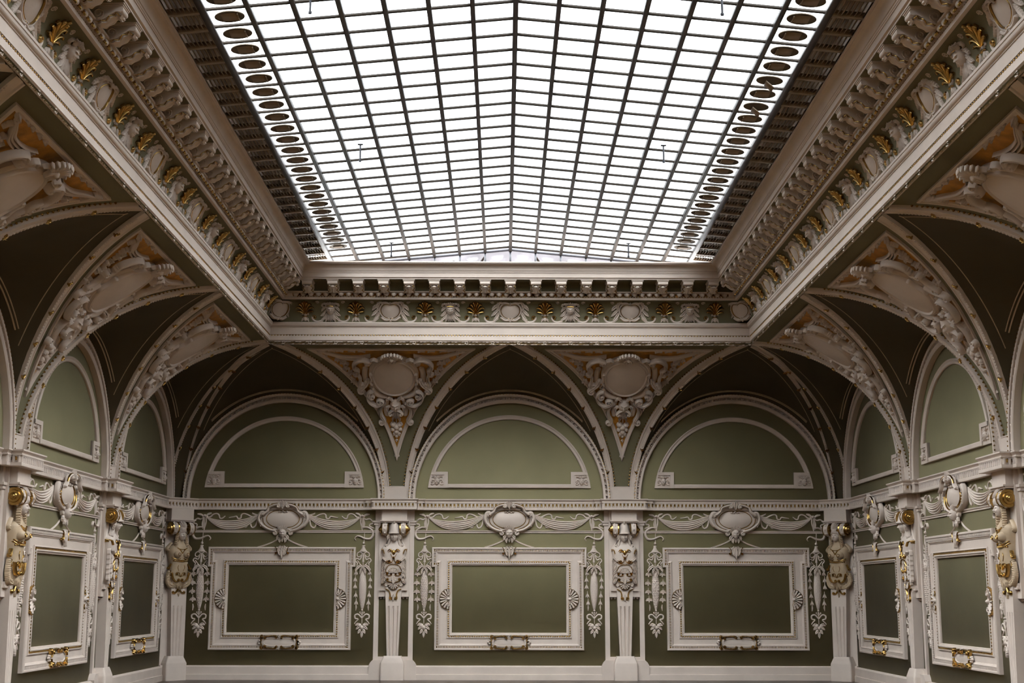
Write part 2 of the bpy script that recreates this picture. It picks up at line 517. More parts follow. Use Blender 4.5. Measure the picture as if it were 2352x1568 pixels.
for wl in ('left', 'right'):
    for k in range(4):
        for i in (0, 1): put_rib(i, wall_loc(wl, -BAY * (k + 1), 0), ROT[wl])
        obj('springer_block', RIBBLOCK, parent=ribs, loc=wall_loc(wl, -BAY * (k + 1), 0), rotz=ROT[wl])
# corner ribs
put_rib(0, (-W, 0, 0), 0); put_rib(1, (-W, 0, 0), PI / 2)
put_rib(1, (W, 0, 0), 0); put_rib(0, (W, 0, 0), -PI / 2)

def archivolt_meshes():
    ph = np.linspace(0, PI, 73)
    prof = [(1.500, 1.550, -0.005), (1.500, 1.550, 0.075), (1.512, 1.575, 0.088), (1.538, 1.605, 0.088), (1.541, 1.607, 0.04), (1.572, 1.646, 0.04), (1.575, 1.648, 0.095), (1.60, 1.69, 0.10), (1.61, 1.70, 0.03)]
    m = MB()
    m.grid(np.array([np.stack([rx * np.cos(ph), ZS + rz * np.sin(ph), np.full_like(ph, h)], -1) for rx, rz, h in prof]))
    band = m.mesh('archivolt')
    m = MB()
    n = 58
    for k in range(n):
        p = PI * (k + 0.5) / n
        c = np.array([1.556 * math.cos(p), ZS + 1.626 * math.sin(p)])
        d = np.array([math.cos(p), math.sin(p)]); tt = np.array([-d[1], d[0]])
        stroke(m, [c - d * .024 + tt * .014, c + tt * .018, c + d * .02 + tt * .004], [.010, .013, .008], .04, .045, sub=3, seg=4)
        blob(m, *(c - tt * .014), .009, .014, .034, .045, 6, 4)
    teeth = m.mesh('leaf_teeth')
    m = MB()
    bead_row(m, np.stack([1.602 * np.cos(ph), ZS + 1.692 * np.sin(ph)], -1), .05, .011, .014, .095, closed=False)
    pearls = m.mesh('arch_pearls')
    m = MB()
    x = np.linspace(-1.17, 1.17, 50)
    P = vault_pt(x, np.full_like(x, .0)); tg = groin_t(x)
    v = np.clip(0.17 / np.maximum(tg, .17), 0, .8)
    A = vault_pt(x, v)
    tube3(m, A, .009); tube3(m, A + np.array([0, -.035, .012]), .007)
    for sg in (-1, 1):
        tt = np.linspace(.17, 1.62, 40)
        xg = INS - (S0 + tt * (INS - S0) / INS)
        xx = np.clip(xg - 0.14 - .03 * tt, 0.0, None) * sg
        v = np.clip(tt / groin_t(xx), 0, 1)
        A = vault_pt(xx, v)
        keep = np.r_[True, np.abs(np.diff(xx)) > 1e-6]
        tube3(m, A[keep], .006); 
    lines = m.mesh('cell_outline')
    return band, teeth, pearls, lines
AV = archivolt_meshes()
for me, m_ in zip(AV, (PLASTER, PLASTER, GOLD, TAN)): me.materials.append(m_)  # cell outline is plaster too; tan tone paints in its shaded look
arches = obj('trim_4', None, kind='structure'); arches.empty_display_size = 0.2
def put_arch(loc, rz):
    r = obj('archivolt', AV[0], parent=arches, loc=loc, rotz=rz)
    obj('leaf_teeth', AV[1], parent=r, kind='stuff'); obj('arch_pearls', AV[2], parent=r, kind='stuff')
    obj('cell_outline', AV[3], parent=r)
for p in (-BAY, 0, BAY): put_arch((p, 0, 0), 0)
for wl in ('left', 'right'):
    for k in range(4): put_arch(wall_loc(wl, -(1.8 + BAY * k), 0), ROT[wl])

# ------------------------------------------------------------------ entablature band with gilt flutes
def band_path():
    path = []
    def wallpath(pil, frame):
        pts = []
        for c in pil:
            for (ds, n) in ((-.40, 0), (-.40, .055), (-.29, .055), (-.29, .17), (.29, .17), (.29, .055), (.40, .055), (.40, 0)):
                pts.append(frame(c + ds, n))
        return pts
    C = 0.42
    path.append((-W, -LEN + .5))
    path += wallpath([-BAY * k for k in (6, 5, 4, 3, 2, 1)], lambda s, n: (-W + n, s))
    path += [(-W, -C), (-W + C, 0)]
    path += wallpath([-1.82, 1.82], lambda s, n: (s, -n))
    path += [(W - C, 0), (W, -C)]
    path += [q for k in (1, 2, 3, 4, 5, 6) for q in [(W - n, -BAY * k + ds) for (ds, n) in ((.40, 0), (.40, .055), (.29, .055), (.29, .17), (-.29, .17), (-.29, .055), (-.40, .055), (-.40, 0))]]
    path.append((W, -LEN + .5))
    return np.array(path)
BP = band_path()
prof = [(.03, 2.595), (-.062, 2.595), (-.066, 2.600), (-.066, 2.634), (-.045, 2.636), (-.045, 2.704), (-.068, 2.706), (-.07, 2.715), (-.062, 2.722), (-.064, 2.732), (-.082, 2.752), (-.086, 2.756), (-.086, 2.77), (.03, 2.772)]
mb = MB(); sweep(mb, BP, prof, closed=False, plan=True)
band = obj('trim_1', mb.mesh('trim_1', sharp=25), PLASTER, kind='structure')
gb, fb, pb = MB(), MB(), MB()
for i in range(len(BP) - 1):
    p, q = BP[i], BP[i + 1]
    L = np.linalg.norm(q - p)
    if L < .1 or min(p[1], q[1]) < -14: continue
    d = (q - p) / L; nrm = np.array([d[1], -d[0]])        # towards the room
    s0_, s1_ = -.03, L + .03
    if L > 1.0:                                          # leave the break returns clear
        s0_, s1_ = .03, L - .03
    n = max(1, round((s1_ - s0_) / .0605)); st = (s1_ - s0_) / n
    def pt(s, o, z): return [*(p + d * s + nrm * o), z]
    G = np.array([[pt(s0_, .047, z), pt(s1_, .047, z)] for z in (2.637, 2.703)])
    gb.grid(G, mapped=False)
    for k in range(n + 1):
        s = s0_ + k * st; w = .0155
        V = [pt(s - w, .044, 2.634), pt(s + w, .044, 2.634), pt(s + w, .044, 2.706), pt(s - w, .044, 2.706), pt(s - w * .9, .066, 2.634), pt(s + w * .9, .066, 2.634), pt(s + w * .9, .066, 2.706), pt(s - w * .9, .066, 2.706)]
        fb.raw(V, [(4, 5, 6, 7), (0, 4, 7, 3), (1, 2, 6, 5)])
        if k < n:
            c = s + st / 2; r = .0145
            pb.raw([pt(c - r, .05, 2.643), pt(c, .05, 2.63), pt(c + r, .05, 2.643), pt(c, .05, 2.662), pt(c, .068, 2.645)], T=[(0, 1, 4), (1, 2, 4), (2, 3, 4), (3, 0, 4)])
            # rounded head of the flute
            fb.raw([pt(c - st / 2, .066, 2.706), pt(c - r, .066, 2.69), pt(c, .066, 2.7), pt(c + r, .066, 2.69), pt(c + st / 2, .066, 2.706)], T=[(0, 1, 2), (2, 3, 4), (0, 2, 4)])
obj('gilt_flute_bed', gb.mesh('gilt_flute_bed', smooth=False), GOLD, parent=band)
obj('flute_bars', fb.mesh('flute_bars', smooth=False), PLASTER, parent=band, kind='stuff')
obj('flute_pearls', pb.mesh('flute_pearls', smooth=False), PLASTER, parent=band, kind='stuff')

# ------------------------------------------------------------------ wall plinth, string course, pilasters
PILS = [('back', -1.82), ('back', 1.82)] + [(w, -BAY * k) for w in ('left', 'right') for k in (1, 2, 3)]
def seg_list(wall):
    if wall == 'back': return [(-5.12, -2.13), (-1.51, 1.51), (2.13, 5.12)]
    y = [-.28] + [v for k in (1, 2, 3) for v in (-BAY * k + .31, -BAY * k - .31)] + [-LEN + .2]
    return [(y[i + 1], y[i]) for i in range(0, len(y) - 1, 2)]
for wl, side in (('back', 1), ('left', 1), ('right', -1)):
    b1, b2 = MB(), MB()
    for s0_, s1_ in seg_list(wl):
        if side < 0: s0_, s1_ = -s1_, -s0_
        P = np.array([[s0_, 0], [s1_, 0]])
        def strip(m, prof_):
            G = np.array([[(s, z, h) for s in (s0_, s1_)] for h, z in prof_]); m.grid(G)
        strip(b1, [(-.01, FZ), (.075, FZ), (.075, .05), (.06, .055), (.06, .165), (.03, .182), (-.01, .184)])
        strip(b2, [(-.005, 2.238), (.016, 2.240), (.016, 2.252), (.009, 2.254), (.009, 2.262), (.022, 2.264), (.026, 2.278), (-.005, 2.28)])
    pl = obj('baseboard_' + wl, b1.mesh('baseboard', sharp=25), PLASTER, kind='structure', loc=wall_loc(wl, 0, 0), rotz=ROT[wl])
    obj('string_course', b2.mesh('string_course', sharp=25), PLASTER, parent=WALLS[wl])
m = MB()
for sg in (-1, 1):
    m.box(min(sg * .31, sg * .235), max(sg * .31, sg * .235), .2, 2.6, -.01, .032)
    m.box(min(sg * .24, sg * .1), max(sg * .24, sg * .1), .2, .32, -.01, .03)
    m.box(min(sg * .33, sg * .2), max(sg * .33, sg * .2), 2.36, 2.40, -.01, .045)
    m.box(min(sg * .345, sg * .2), max(sg * .345, sg * .2), 2.40, 2.43, -.01, .06)
    blob(m, sg * .15, 1.222, .02, .02, .03, .02); blob(m, sg * .205, 1.222, .02, .02, .03, .02)
m.box(-.24, .24, 1.24, 2.6, -.01, .07)
m.box(-.215, .215, 1.335, 1.355, .0, .10); m.box(-.205, .205, 1.355, 1.40, .0, .088)
G = np.array([[(x, z, h) for x in (-k, k)] for k, z, h in ((.2, 2.43, .02), (.2, 2.6, .02))])
m.box(-.2, .2, 2.43, 2.6, .05, .15)
sweep(m, [(-.2, 2.43), (.2, 2.43)], [(0, .15)], closed=False)
for x0, x1, z0, z1, h1 in ((-.225, .225, 2.415, 2.435, .185), (-.215, .215, 2.395, 2.415, .165)):
    m.box(x0, x1, z0, z1, .04, h1)
m.poly([(-.37, FZ), (.37, FZ), (.37, .19), (.345, .235), (.31, .27), (-.31, .27), (-.345, .235), (-.37, .19)], -.01, .085)
PILM = m.mesh('pilaster', sharp=25)
PILM.materials.append(PLASTER)
for wl, p in PILS:
    e = obj('pilaster', PILM, parent=WALLS[wl])
    e.location = (p, 0, 0) if wl == 'back' else ((p, 0, 0) if wl == 'left' else (-p, 0, 0))
# corner chamfer piers
m = MB()
m.box(-.215, .215, FZ, 2.6, -.2, .012); m.box(-.2, .2, 2.43, 2.6, .0, .15)
for x0, x1, z0, z1, h1 in ((-.225, .225, 2.415, 2.435, .185), (-.215, .215, 2.395, 2.415, .165)):
    m.box(x0, x1, z0, z1, .0, h1)
m.box(-.23, .23, FZ, .20, 0, .06)
CPM = m.mesh('corner_pier', sharp=25); CPM.materials.append(PLASTER)
cpiers = obj('trim_5', None, kind='structure')
CORN = [(-W + .15, -.15, PI / 4, 'left'), (W - .15, -.15, -PI / 4, 'right')]
for x, y, r, s_ in CORN: obj('corner_pier', CPM, parent=cpiers, loc=(x, y, 0), rotz=r)

# ------------------------------------------------------------------ main cornice
LCX = W
def ring_path(d):                             # rectangle at inset d, room side
    return [(-(W - d), -d), (W - d, -d), (W - d, -(LEN - d)), (-(W - d), -(LEN - d))]
def ring(mb, prof):
    G = np.array([[(*p, z) for p in ring_path(d)] for d, z in prof])
    mb.grid(G, cv=True, mapped=False)
def arcp(p0, p1, n, kind):                    # quarter curve between profile points
    out = []
    for k in range(1, n + 1):
        t = k / n * PI / 2
        fx, fz = (math.sin(t), 1 - math.cos(t)) if kind == 'a' else (1 - math.cos(t), math.sin(t))
        out.append((p0[0] + (p1[0] - p0[0]) * fx, p0[1] + (p1[1] - p0[1]) * fz))
    return out
FRZ = [(1.802, 5.288)] + arcp((1.802, 5.288), (2.0, 5.598), 10, 'b')
cor = [(1.80, 4.955), (1.780, 4.96), (1.780, 5.010), (1.794, 5.020), (1.797, 5.021), (1.797, 5.084), (1.790, 5.087), (1.790, 5.105), (1.802, 5.107), (1.804, 5.212),
       (1.812, 5.214), (1.812, 5.222), (1.818, 5.226)] + arcp((1.818, 5.226), (1.836, 5.252), 4, 'a') + [(1.838, 5.262), (1.844, 5.264), (1.844, 5.288), (1.80, 5.290)] + FRZ[1:] + \
      [(2.04, 5.596), (2.046, 5.628), (2.036, 5.632), (2.036, 5.636)] + arcp((2.04, 5.638), (2.088, 5.695), 5, 'b') + [(2.092, 5.697), (2.094, 5.71), (2.06, 5.712), (2.06, 5.838), (2.318, 5.842), (2.318, 5.862), (2.336, 5.868), (2.338, 5.93),
       (2.346, 5.932), (2.346, 5.944), (2.352, 5.948), (2.354, 5.962), (2.362, 5.966)] + arcp((2.362, 5.968), (2.432, 6.046), 6, 'b') + [(2.440, 6.048), (2.440, 6.058), (2.453, 6.062), (2.453, 6.080), (1.2, 6.082)]
mb = MB(); ring(mb, cor)
cornice = obj('trim_2', mb.mesh('trim_2', sharp=22), PLASTER, kind='structure')
mb = MB(); ring(mb, [(d - .0 + .004, z) for d, z in FRZ])
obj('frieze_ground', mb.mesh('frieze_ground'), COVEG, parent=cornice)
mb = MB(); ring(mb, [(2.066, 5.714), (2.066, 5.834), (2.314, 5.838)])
obj('modillion_shade_ground', mb.mesh('modillion_shade_ground', smooth=False), COVEG, parent=cornice)  # green ground sheet, its dark tone stands in for shade under the corona
# gilt pearl string on the fascia and leaf moulding below it, per side
SIDES = [('back', -3.6, 3.6), ('left', -13.5, -1.8), ('right', -13.5, -1.8)]
def inset_pts(wl, s0_, s1_):
    return s0_, s1_
for wl, s0_, s1_ in SIDES:
    if wl == 'right': s0_, s1_ = 1.8, 13.5
    m = MB(); bead_row(m, [(s0_, 5.096), (s1_, 5.096)], .045, .011, .012, 1.789, closed=False)
    obj('gilt_pearl_string', m.mesh('gilt_pearl_string'), GOLD, parent=cornice, loc=wall_loc(wl, 0, 0), rotz=ROT[wl], kind='stuff')
    m = MB(); m2 = MB()
    for s in np.arange(s0_ + .03, s1_ - .02, .052):
        x = float(s); z = 4.982 + .006 * math.sin(s * 40)
        leaf(m, [(x - .03, z - .014), (x, z), (x + .034, z + .016)], .016, .012, 1.780, lobes=1, sub=3)
        leaf(m, [(x + .03, z - .014), (x, z), (x - .03, z + .016)], .012, .010, 1.780, lobes=1, sub=3)
    for s in np.arange(s0_ + .2, s1_ - .1, .392):
        for k in range(5):
            a_ = k * 2 * PI / 5
            blob(m2, s + .02 * math.cos(a_), 4.985 + .018 * math.sin(a_), .014, .012, .016, 1.782, 6, 4)
    lm = obj('leaf_moulding', m.mesh('leaf_moulding'), BRONZE, parent=cornice, loc=wall_loc(wl, 0, 0), rotz=ROT[wl], kind='stuff')
    obj('white_florets', m2.mesh('white_florets'), PLASTER, parent=cornice, loc=wall_loc(wl, 0, 0), rotz=ROT[wl], kind='stuff')
# egg and dart: every egg a piece, shared mesh
m = MB()
v = np.linspace(0, PI, 7)[:, None]; u = np.linspace(0, 2 * PI, 10, endpoint=False)[None]
EG = np.stack([.034 * np.sin(v) * np.cos(u), .034 * np.cos(v) + 0 * u, .026 * np.sin(v) * np.sin(u)], -1)
m.grid(EG, cv=True)
EGGM = m.mesh('egg'); EGGM.materials.append(PLASTER)
m = MB()
for sg in (-1, 1):
    stroke(m, [(sg * .046, .034), (sg * .047, 0), (sg * .03, -.036)], [.005, .006, .004], .016, -.008, sub=3, seg=4)
stroke(m, [(.056, .036), (.056, 0), (.056, -.03)], [.007, .005, .003], .018, -.006, sub=2, seg=4)
DARTM = m.mesh('gilt_dart'); DARTM.materials.append(GOLD)
eggs = {'back': np.arange(-3.192, 3.2, .112), 'left': np.arange(-12.6, -2.15, .112), 'right': np.arange(2.2, 12.6, .112)}
for wl, ss in eggs.items():
    for s in ss:
        s = float(s)
        # local frame: tilt with the moulding face
        par = obj('egg', EGGM, parent=cornice)
        dz, dn = 5.668, 2.064
        loc = {'back': (s, -dn, dz), 'left': (-W + dn, s, dz), 'right': (W - dn, -s, dz)}[wl]
        par.location = loc; par.rotation_euler = (-0.6, 0, ROT[wl])
        dd = obj('gilt_dart', DARTM, parent=par)
    m = MB(); bead_row(m, [(ss[0], 5.634), (ss[-1], 5.634)], .04, .011, .012, 2.034, closed=False)
    obj('gilt_bead_string', m.mesh('gilt_bead_string'), GOLD, parent=cornice, loc=wall_loc(wl, 0, 0), rotz=ROT[wl], kind='stuff')

# modillions: scrolled brackets with an acanthus leaf
def modillion():
    body = MB(); lf = MB(); gd = MB()
    low = crom([(2.055, 5.700), (2.10, 5.694), (2.15, 5.704), (2.20, 5.738), (2.245, 5.768), (2.285, 5.768), (2.302, 5.785), (2.298, 5.812), (2.285, 5.826)], 4)
    n = len(low)
    rows = []
    for x in (-.074, .074):
        rows.append(np.stack([np.full(n, x), low[:, 1], low[:, 0]], -1))
    body.grid(np.array(rows))
    for x in (-.074, .074):
        top = np.stack([np.full(n, x), np.full(n, 5.83), low[:, 0]], -1)
        bot = np.stack([np.full(n, x), low[:, 1], low[:, 0]], -1)
        body.grid(np.array([bot, top]))
        sp = spiral(2.11, 5.755, .045, .008, -PI / 2, 2.6 * PI, 20)
        for k in range(1):
            P = np.stack([np.full(len(sp), x * 1.03), -sp[:, 0], sp[:, 1]], -1)
            tube3(body, P, .007, 5)
    body.box(-.090, .090, 5.828, 5.843, 2.05, 2.312); body.box(-.082, .082, 5.815, 5.829, 2.05, 2.304)
    # leaf under the bracket, serrated edges, tip curling out
    L = crom([(2.075, 5.702), (2.12, 5.690), (2.165, 5.702), (2.215, 5.742), (2.25, 5.758), (2.275, 5.742), (2.29, 5.728)], 6)
    T = np.gradient(L, axis=0); T /= np.linalg.norm(T, axis=1)[:, None]
    N = np.stack([T[:, 1], -T[:, 0]], -1)
    t = np.linspace(0, 1, len(L))
    w = .078 * (1 - .45 * t**4) * (.80 + .20 * np.cos(2 * PI * 4.5 * t))
    k = np.linspace(-1, 1, 9)
    G = np.zeros((len(L), 9, 3))
    for j, kk in enumerate(k):
        hgt = .020 * (1 - kk * kk) + .006 * (math.cos(kk * 3 * PI)) - (.010 if abs(kk) > .95 else 0)
        G[:, j, 0] = kk * w
        G[:, j, 2] = L[:, 0] + N[:, 0] * hgt; G[:, j, 1] = L[:, 1] + N[:, 1] * hgt
    lf.grid(G)
    blob(lf, 0, 5.735, .03, .014, .02, 2.285)
    for sg in (-1, 1):
        P = np.stack([sg * w * 1.02, -(L[:, 0]), L[:, 1]], -1)[3:-4]
        tube3(gd, P, .0045, 5)
    return body.mesh('modillion', sharp=30), lf.mesh('leaf'), gd.mesh('gilt_edge')
MO = modillion()
for me, m_ in zip(MO, (PLASTER, PLASTER, GOLD)): me.materials.append(m_)
def put_mod(wl, s):
    b = obj('modillion', MO[0], parent=cornice, loc=wall_loc(wl, s, 0), rotz=ROT[wl])
    obj('leaf', MO[1], parent=b); obj('gilt_edge', MO[2], parent=b)
for k in range(-8, 9): put_mod('back', k * .375)
for wl in ('left', 'right'):
    for k in range(29): put_mod(wl, -2.4 - .375 * k)

# ------------------------------------------------------------------ frieze reliefs (masks, palmettes, shields)
FZp = np.array(FRZ)
FL = np.r_[0, np.cumsum(np.linalg.norm(np.diff(FZp, axis=0), axis=1))]
FT = np.gradient(FZp, axis=0); FT /= np.linalg.norm(FT, axis=1)[:, None]
def frieze_map(P):
    q = P[..., 1] * FL[-1]
    d = np.interp(q, FL, FZp[:, 0]); z = np.interp(q, FL, FZp[:, 1])
    td = np.interp(q, FL, FT[:, 0]); tz = np.interp(q, FL, FT[:, 1])
    return np.stack([P[..., 0], -(d + P[..., 2] * tz), z - P[..., 2] * td], -1)
class FMB(MB):                                # authored in metres, q scaled to 0..1 of the frieze height
    def __init__(s): super().__init__(lambda P: frieze_map(np.stack([P[..., 0], P[..., 1] / FL[-1], P[..., 2]], -1)))
H = FL[-1]
# palmette
kp = Kit('frieze_palmette', 'palmette', 'gilded palmettes along the cornice frieze', 5.29)
g, w = FMB(), FMB()
for sg in (-1, 1):
    for (dx, dz, z0, ln) in ((.045, .185, .155, 1), (.10, .15, .15, 1), (.135, .10, .14, 1), (.13, .045, .13, 1)):
        leaf(g, [(sg * .006, z0), (sg * dx * .45, z0 + dz * .75), (sg * dx * .8, z0 + dz), (sg * dx, z0 + dz * .78)], .017, .026, .012, lobes=1, sub=5, groove=.3)
leaf(g, [(0, .15), (0, .25), (0, H - .02)], .022, .03, .012, lobes=1, sub=5)
for sg in (-1, 1):
    stroke(w, curl([(0, .13), (sg * .03, .145), (sg * .045, .135)], .012, 1.0, -sg, 8), .008, .018, 0, sub=2, seg=4)
    leaf(w, [(0, .1), (sg * .035, .05), (sg * .055, .012)], .02, .022, 0, lobes=1, sub=4)
blob(w, 0, .12, .024, .028, .03); blob(w, 0, .06, .03, .045, .03)
stroke(g, [(-.035, .088), (0, .095), (.035, .088)], .008, .02, .016, sub=3, seg=4)
kp.add('fronds', g, GOLD, label='gilded fronds'); kp.add('calyx', w, PLASTER)
# mask
km = Kit('frieze_mask', 'mask', 'bearded masks along the cornice frieze', 5.29)
w, f, g = FMB(), FMB(), FMB()
face(f, 0, .212, .014, .066, .095, .062, age=1.0)
for k in range(-3, 4):                        # feather crown
    leaf(w, [(k * .02, .27), (k * .028, .32), (k * .032, .355 - abs(k) * .012)], .017, .025, .02, lobes=1, sub=4)
for sg in (-1, 1):
    leaf(w, [(sg * .05, .29), (sg * .095, .30), (sg * .125, .27), (sg * .105, .245)], .02, .026, .004, lobes=2, sub=5)
    leaf(w, [(sg * .06, .25), (sg * .10, .22), (sg * .135, .17)], .028, .026, .002, lobes=3, sub=6)
    leaf(w, [(sg * .055, .2), (sg * .10, .13), (sg * .15, .10)], .03, .026, .002, lobes=3, sub=6)
    leaf(w, [(sg * .045, .15), (sg * .09, .07), (sg * .15, .03)], .028, .026, .002, lobes=2, sub=6)
    leaf(w, [(sg * .03, .14), (sg * .05, .07), (sg * .075, .008)], .022, .03, .006, lobes=1, sub=6)
    P = curl([(sg * .12, .03), (sg * .18, .012), (sg * .235, .02), (sg * .268, .05)], .036, 1.3, sg, 14)
    stroke(w, P[:7], [.02, .016, .012], .02, 0, sub=3, seg=5)
    stroke(g, P[5:], [.012, .012, .008], .024, 0, sub=3, seg=5)
    stroke(w, spiral(sg * .19, .325, .03, .006, 0 if sg > 0 else PI, (0 if sg > 0 else PI) + sg * 3.2 * PI, 16), .006, .008, 0, sub=2, seg=4)
for k in range(-2, 3):
    leaf(w, [(k * .013, .15), (k * .018, .08), (k * .026, .008 + abs(k) * .01)], .016, .035, .012, lobes=1, sub=5)
stroke(g, [(-.05, .288), (0, .298), (.05, .288)], .007, .012, .055, sub=3, seg=4)
km.add('face', f, PLASTER); km.add('hair_and_beard', w, PLASTER); km.add('gilt_scrolls', g, GOLD, kind='stuff')
# shield
def shield_kit():
    ks = Kit('frieze_shield', 'shield', 'scrolled shields along the cornice frieze', 5.29)
    f, w, g = FMB(), FMB(), FMB()
    dome(f, 0, .195, .135, .128, .034, .0, rim=.016, notch=.24)
    u = np.linspace(0, 2 * PI, 48)
    kk = 1 - .24 * np.exp(-((u - PI / 2) / .35) ** 2)
    stroke(g, np.stack([.142 * kk * np.cos(u), .195 + .134 * kk * np.sin(u)], -1), .006, .024, .010, sub=1, seg=4)
    stroke(w, np.stack([.157 * kk * np.cos(u), .195 + .148 * kk * np.sin(u)], -1), .013, .032, 0, sub=1, seg=5)
    for sg in (-1, 1):
        stroke(w, curl([(sg * .02, .315), (sg * .07, .345), (sg * .12, .335)], .016, 1, -sg, 8), .011, .022, .012, sub=2, seg=4)
        leaf(w, [(sg * .13, .345), (sg * .175, .31), (sg * .19, .24), (sg * .16, .17)], .034, .032, 0, lobes=3, sub=6)
        leaf(w, [(sg * .16, .29), (sg * .225, .25), (sg * .275, .19)], .036, .028, 0, lobes=3, sub=6)
        leaf(w, [(sg * .17, .22), (sg * .23, .15), (sg * .285, .10)], .032, .028, 0, lobes=3, sub=6)
        leaf(w, [(sg * .16, .17), (sg * .2, .09), (sg * .26, .02)], .034, .028, 0, lobes=3, sub=6)
        P = curl([(sg * .19, .07), (sg * .26, .015), (sg * .335, .016), (sg * .372, .045)], .038, 1.3, sg, 14)
        stroke(w, P[:7], [.022, .017, .012], .02, 0, sub=3, seg=5)
        i_ = P[5:]
        stroke(g, i_, [.012, .012, .008], .024, 0, sub=3, seg=5)
        stroke(w, curl([(sg * .14, .08), (sg * .085, .04), (sg * .03, .04)], .016, 1.1, -sg, 8), [.022, .016, .009], .034, 0, sub=3, seg=5)
        blob(g, sg * .028, .058, .014, .014, .030, .01)
        stroke(w, spiral(sg * .27, .325, .03, .006, 0 if sg > 0 else PI, (0 if sg > 0 else PI) + sg * 3.2 * PI, 16), .006, .008, 0, sub=2, seg=4)
    blob(w, 0, .03, .022, .022, .03); leaf(w, [(0, .345), (0, .32), (0, .285)], .022, .03, .015, lobes=1)
    ks.add('field', f, PLASTER); ks.add('gilt_rim', g, GOLD, kind='stuff'); ks.add('leaf_scrolls', w, PLASTER)
    return ks
ks = shield_kit()
ORD = ['first', 'second', 'third', 'fourth', 'fifth', 'sixth', 'seventh', 'eighth', 'ninth', 'tenth', 'eleventh', 'twelfth', 'thirteenth', 'fourteenth', 'fifteenth', 'sixteenth']
def fr_list(per, offs_, s0_, s1_):
    return sorted(o + per * k for k in range(-8, 9) for o in offs_ if s0_ < o + per * k < s1_)
for i, s in enumerate(fr_list(1.8, (.9,), -3.3, 3.3)):
    km.put('cream bearded mask on the back cornice frieze, %s from the left' % ORD[i], (s, 0, 0), 0)
for i, s in enumerate(fr_list(1.8, (.52, 1.28), -3.3, 3.3)):
    kp.put('gilded palmette on the back cornice frieze, %s from the left' % ORD[i], (s, 0, 0), 0)
for i, s in enumerate(fr_list(1.8, (0,), -3.3, 3.3)):
    ks.put(['oval shield on the back frieze, left of centre', 'oval shield at the centre of the back frieze', 'oval shield on the back frieze, right of centre'][i], (s, 0, 0), 0)
for wl in ('left', 'right'):
    for nm, kit, of in (('cream bearded mask', km, .9), ('scrolled oval shield', ks, 1.8)):
        for i in range(6):
            kit.put('%s on the %s cornice frieze, %s from the back corner' % (nm, wl, ORD[i]), wall_loc(wl, -(1.8 + of + 1.8 * i), 0), ROT[wl])
    i = 0
    for k in range(6):
        for of in (.52, 1.28):
            kp.put('gilded palmette on the %s cornice frieze, %s from the back corner' % (wl, ORD[i]), wall_loc(wl, -(1.8 + of + 1.8 * k), 0), ROT[wl]); i += 1
# corner shields set across the mitre
for sg, nm, r in ((-1, 'left', PI / 4), (1, 'right', -PI / 4)):
    # inset 1.80 at the mitre lies sqrt(2)*1.8 from the wall corner; frieze map measures inset from the local wall
    k = (math.sqrt(2) - 1) * 1.8 + .17
    ks.put('oval shield wrapped round the %s back corner of the frieze' % nm, (sg * (W - k / math.sqrt(2)), -k / math.sqrt(2), 0), r)

# ------------------------------------------------------------------ wall panels: drawing-sheet coordinates of one bay
def sx(c): return (c - 1160) * .00196
def sz(c): return 2.013 + (480 - c) * (.00196 if c < 480 else .00193)
def D(*pts): return np.array([(sx(a_), sz(b_)) for a_, b_ in pts])
def DM(*pts): return np.array([(-sx(a_), sz(b_)) for a_, b_ in pts])
U = .00196

def shell(w, g, x, z, sg, R=.15):
    """half scallop opening to side sg"""
    n = 9
    c = np.array([x, z])
    for k in range(n):
        a_ = -PI / 2 + PI * (k + .5) / n
        d = np.array([sg * math.cos(a_), math.sin(a_) * 1.04])
        stroke(w, [c + d * .02, c + d * R * .55, c + d * R * .97], [.006, .014, .021], [.016, .034, .04], .024, sub=4, seg=6)
        for e in ((-1, 1) if k == 0 else (1,)):
            b_ = a_ + e * PI / 2 / n
            d2 = np.array([sg * math.cos(b_), 1.04 * math.sin(b_)])
            stroke(g, [c + d2 * .05, c + d2 * R * .6, c + d2 * R * .98], [.002, .0035, .0045], .016, .028, sub=3, seg=4)
    ph = np.linspace(-PI / 2, PI / 2, 64)
    rr = R * (1.0 + .04 * np.abs(np.sin((ph + PI / 2) * n)))
    stroke(g, np.stack([x + sg * rr * np.cos(ph), z + 1.04 * rr * np.sin(ph)], -1), .0055, .03, .026, sub=1, seg=5)
    blob(w, x + sg * .014, z, .03, .03, .055, .028)
    for s2 in (-1, 1):
        stroke(w, spiral(x + sg * .02, z + s2 * .085, .03, .006, s2 * PI / 2, s2 * PI / 2 + s2 * sg * 2.4 * PI, 14), [.010, .010, .006], .04, .03, sub=2, seg=5)
        stroke(g, spiral(x + sg * .02, z + s2 * .085, .038, .014, s2 * PI / 2, s2 * PI / 2 + s2 * sg * 2.0 * PI, 14), .004, .03, .03, sub=2, seg=4)

